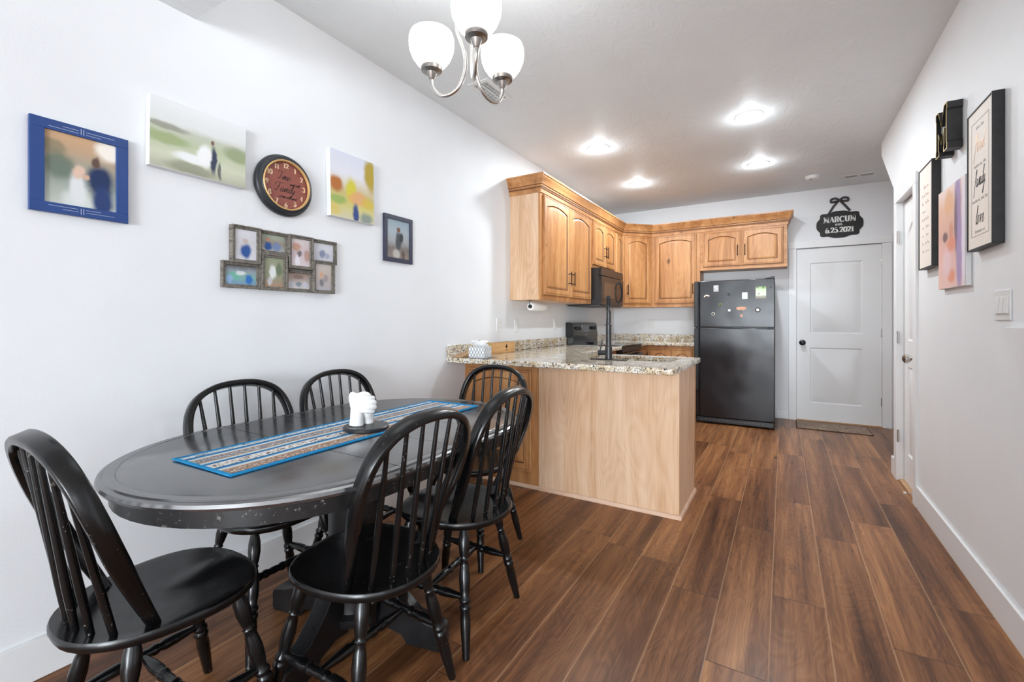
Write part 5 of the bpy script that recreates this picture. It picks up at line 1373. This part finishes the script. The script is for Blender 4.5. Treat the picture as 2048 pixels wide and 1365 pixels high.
for r_ in range(9):
    v = .17 - r_ * .046
    for k in range(4):
        if rnd.random() < .25: continue
        u0 = -.07 + k * .036 + rnd.uniform(-.006, .006); hh = rnd.uniform(.008, .016) * (1.6 if r_ in (0, 2, 8) and k < 2 else 1)
        stroke_ribbon(lt, [(a.x, a.y) for a in catmull([(u0, v + hh, 0), (u0 + .008, v - hh * .3, 0), (u0 + .018, v + hh * .4, 0), (u0 + .027, v - .001, 0)], 4)], lambda tx, ty, t: .0016 * (.5 + abs(ty)), .0005)
part('faint_script', lt, M['rosegold'], t2)
# portrait canvas
pc_ = thing('wall_canvas', 'portrait canvas in blurred peach and purple between the two word signs', 'picture', (W, 3.0, 1.34))
T0 = frame_M((W - .001, 3.245, 1.345), (0, -1, -.012), (0, .0, 1))
mb = MB(T=T0); mb.box((0, 0, 0), (.417, .508, .021)); part('stretcher_box', mb, M['canvas'], pc_, .002)
mb = MB(T=T0); picture(mb, .0015, .0015, .4155, .5065, .0216)
part('photo', mb, photo_mat('peach_portrait', [(0, (232, 196, 186)), (.4, (226, 180, 170)), (.55, (216, 172, 158)), (.8, (226, 182, 156)), (1, (236, 214, 206))],
    [(.75, .75, .16, .5, (150, 126, 176), .9), (.8, .3, .14, .5, (160, 140, 186), .9), (.68, .62, .08, .4, (110, 88, 96), .8), (.42, .85, .22, .16, (224, 172, 130), .9), (.5, .55, .1, .12, (206, 140, 110), .8), (.28, .52, .14, .07, (100, 74, 74), .9), (.5, .42, .22, .1, (222, 140, 112), .9), (.5, .12, .2, .09, (226, 144, 110), .9), (.35, .25, .22, .2, (232, 200, 206), .8), (.95, .5, .1, .8, (228, 222, 236), .9)], .6, warp=.03), pc_)
# marquee letter M
lm = thing('wall_letter', 'black three-dimensional letter M with gold inlay mounted on the wall', 'letter', (W, 3.03, 2.00))
T0 = frame_M((W - .001, 3.130, 2.008), (0, -1, 0), (0, 0, 1)); w_, h_ = .185, .225
def Mpoly(i=0):
    s = .050
    P_ = [(0 + i, 0 + i), (.055 - i, 0 + i), (.055 - i, .022 - i * .2), (.047 - i, .035), (.047 - i, .115), (.0925, .045 + i * 1.2), (.138 + i, .115), (.138 + i, .035), (.130 + i, .022 - i * .2), (.130 + i, 0 + i), (.185 - i, 0 + i), (.185 - i, .030), (.177 - i, .040), (.177 - i, .185), (.185 - i, .195), (.185 - i, .225 - i), (.140 + i * .5, .225 - i), (.0925, .135 + i * 1.4), (.045 - i * .5, .225 - i), (0 + i, .225 - i), (0 + i, .195), (.008 + i, .185), (.008 + i, .040), (0 + i, .030)]
    return P_
dep = .056
def lp(P_, n0, n1, mi=0): return [[(x, y, n0) for x, y in P_], [(x, y, n1) for x, y in P_]]
mb = MB(T=T0); mb.loft([[(x, y, 0) for x, y in Mpoly()], [(x, y, dep) for x, y in Mpoly()], [(x, y, dep) for x, y in Mpoly(.004)], [(x, y, dep - .014) for x, y in Mpoly(.004)]]); part('shell', mb, M['blackframe'], lm, 0, 30)
mb = MB(T=T0); mb.loft([[(x, y, dep + .0003) for x, y in Mpoly()], [(x, y, dep + .002) for x, y in Mpoly()], [(x, y, dep + .002) for x, y in Mpoly(.0035)], [(x, y, dep + .0003) for x, y in Mpoly(.0035)]], 0, False, False); part('gold_edge', mb, M['lettergold'], lm, 0, 30)

# ------------------------------------------------------------------ lights
def area(name, loc, rot, sx, sy, power, col=(1, 1, 1)):
    l = D.lights.new(name, 'AREA'); l.shape = 'RECTANGLE'; l.size = sx; l.size_y = sy; l.energy = power; l.color = col
    o = D.objects.new(name, l); COL.objects.link(o); o.location = loc; o.rotation_euler = rot; return o
a, b, c0_, c1_ = REAR[0]; area('daylight_window_1', ((a + b) / 2, YR - .12, (c0_ + c1_) / 2), (radians(90), 0, 0), b - a, c1_ - c0_, 165, (.85, .93, 1))
a, b, c0_, c1_ = REAR[1]; area('daylight_window_2', ((a + b) / 2, YR - .12, (c0_ + c1_) / 2), (radians(90), 0, 0), b - a, c1_ - c0_, 720, (.85, .93, 1))
a, b, c0_, c1_ = SIDE[0]; area('daylight_window_3', (XR + .12, (a + b) / 2, (c0_ + c1_) / 2), (0, radians(90), 0), c1_ - c0_, b - a, 35, (.85, .93, 1))
for (x, y), _ in DL:
    l = D.lights.new('downlight_lamp', 'POINT'); l.energy = 2.6; l.color = (.86, .94, 1); l.shadow_soft_size = .04
    o = D.objects.new('downlight_lamp', l); COL.objects.link(o); o.location = (x, y, H - .065)
    o = area('downlight_beam', (x, y, H - .028), (0, 0, 0), .12, .12, 16, (.86, .94, 1)); o.data.shape = 'DISK'
for ang in (76, 195, 312):
    a = radians(ang); l = D.lights.new('chandelier_bulb', 'POINT'); l.energy = 9; l.color = (.95, .98, 1); l.shadow_soft_size = .05
    o = D.objects.new('chandelier_bulb', l); COL.objects.link(o); o.location = (CC[0] + cos(a) * .149, CC[1] + sin(a) * .149, 2.168)
w = D.worlds.new('World'); bpy.context.scene.world = w; w.use_nodes = True
bg = w.node_tree.nodes['Background']; bg.inputs[0].default_value = (.86, .93, 1, 1); bg.inputs[1].default_value = 0.9

# ------------------------------------------------------------------ camera
cam = D.cameras.new('Camera'); co = D.objects.new('Camera', cam); COL.objects.link(co)
cam.sensor_width = 36; cam.lens = 908.75 / 2048 * 36; cam.shift_y = -(682.5 - 643.70) / 2048; cam.clip_start = .05
co.location = (2.1115, 0, 1.175); co.rotation_euler = (radians(90), 0, .539)
sc = bpy.context.scene; sc.camera = co
sc.view_settings.view_transform = 'Standard'; sc.view_settings.look = 'None'; sc.view_settings.gamma = 1; sc.view_settings.exposure = -0.03
sc.view_settings.use_curve_mapping = False
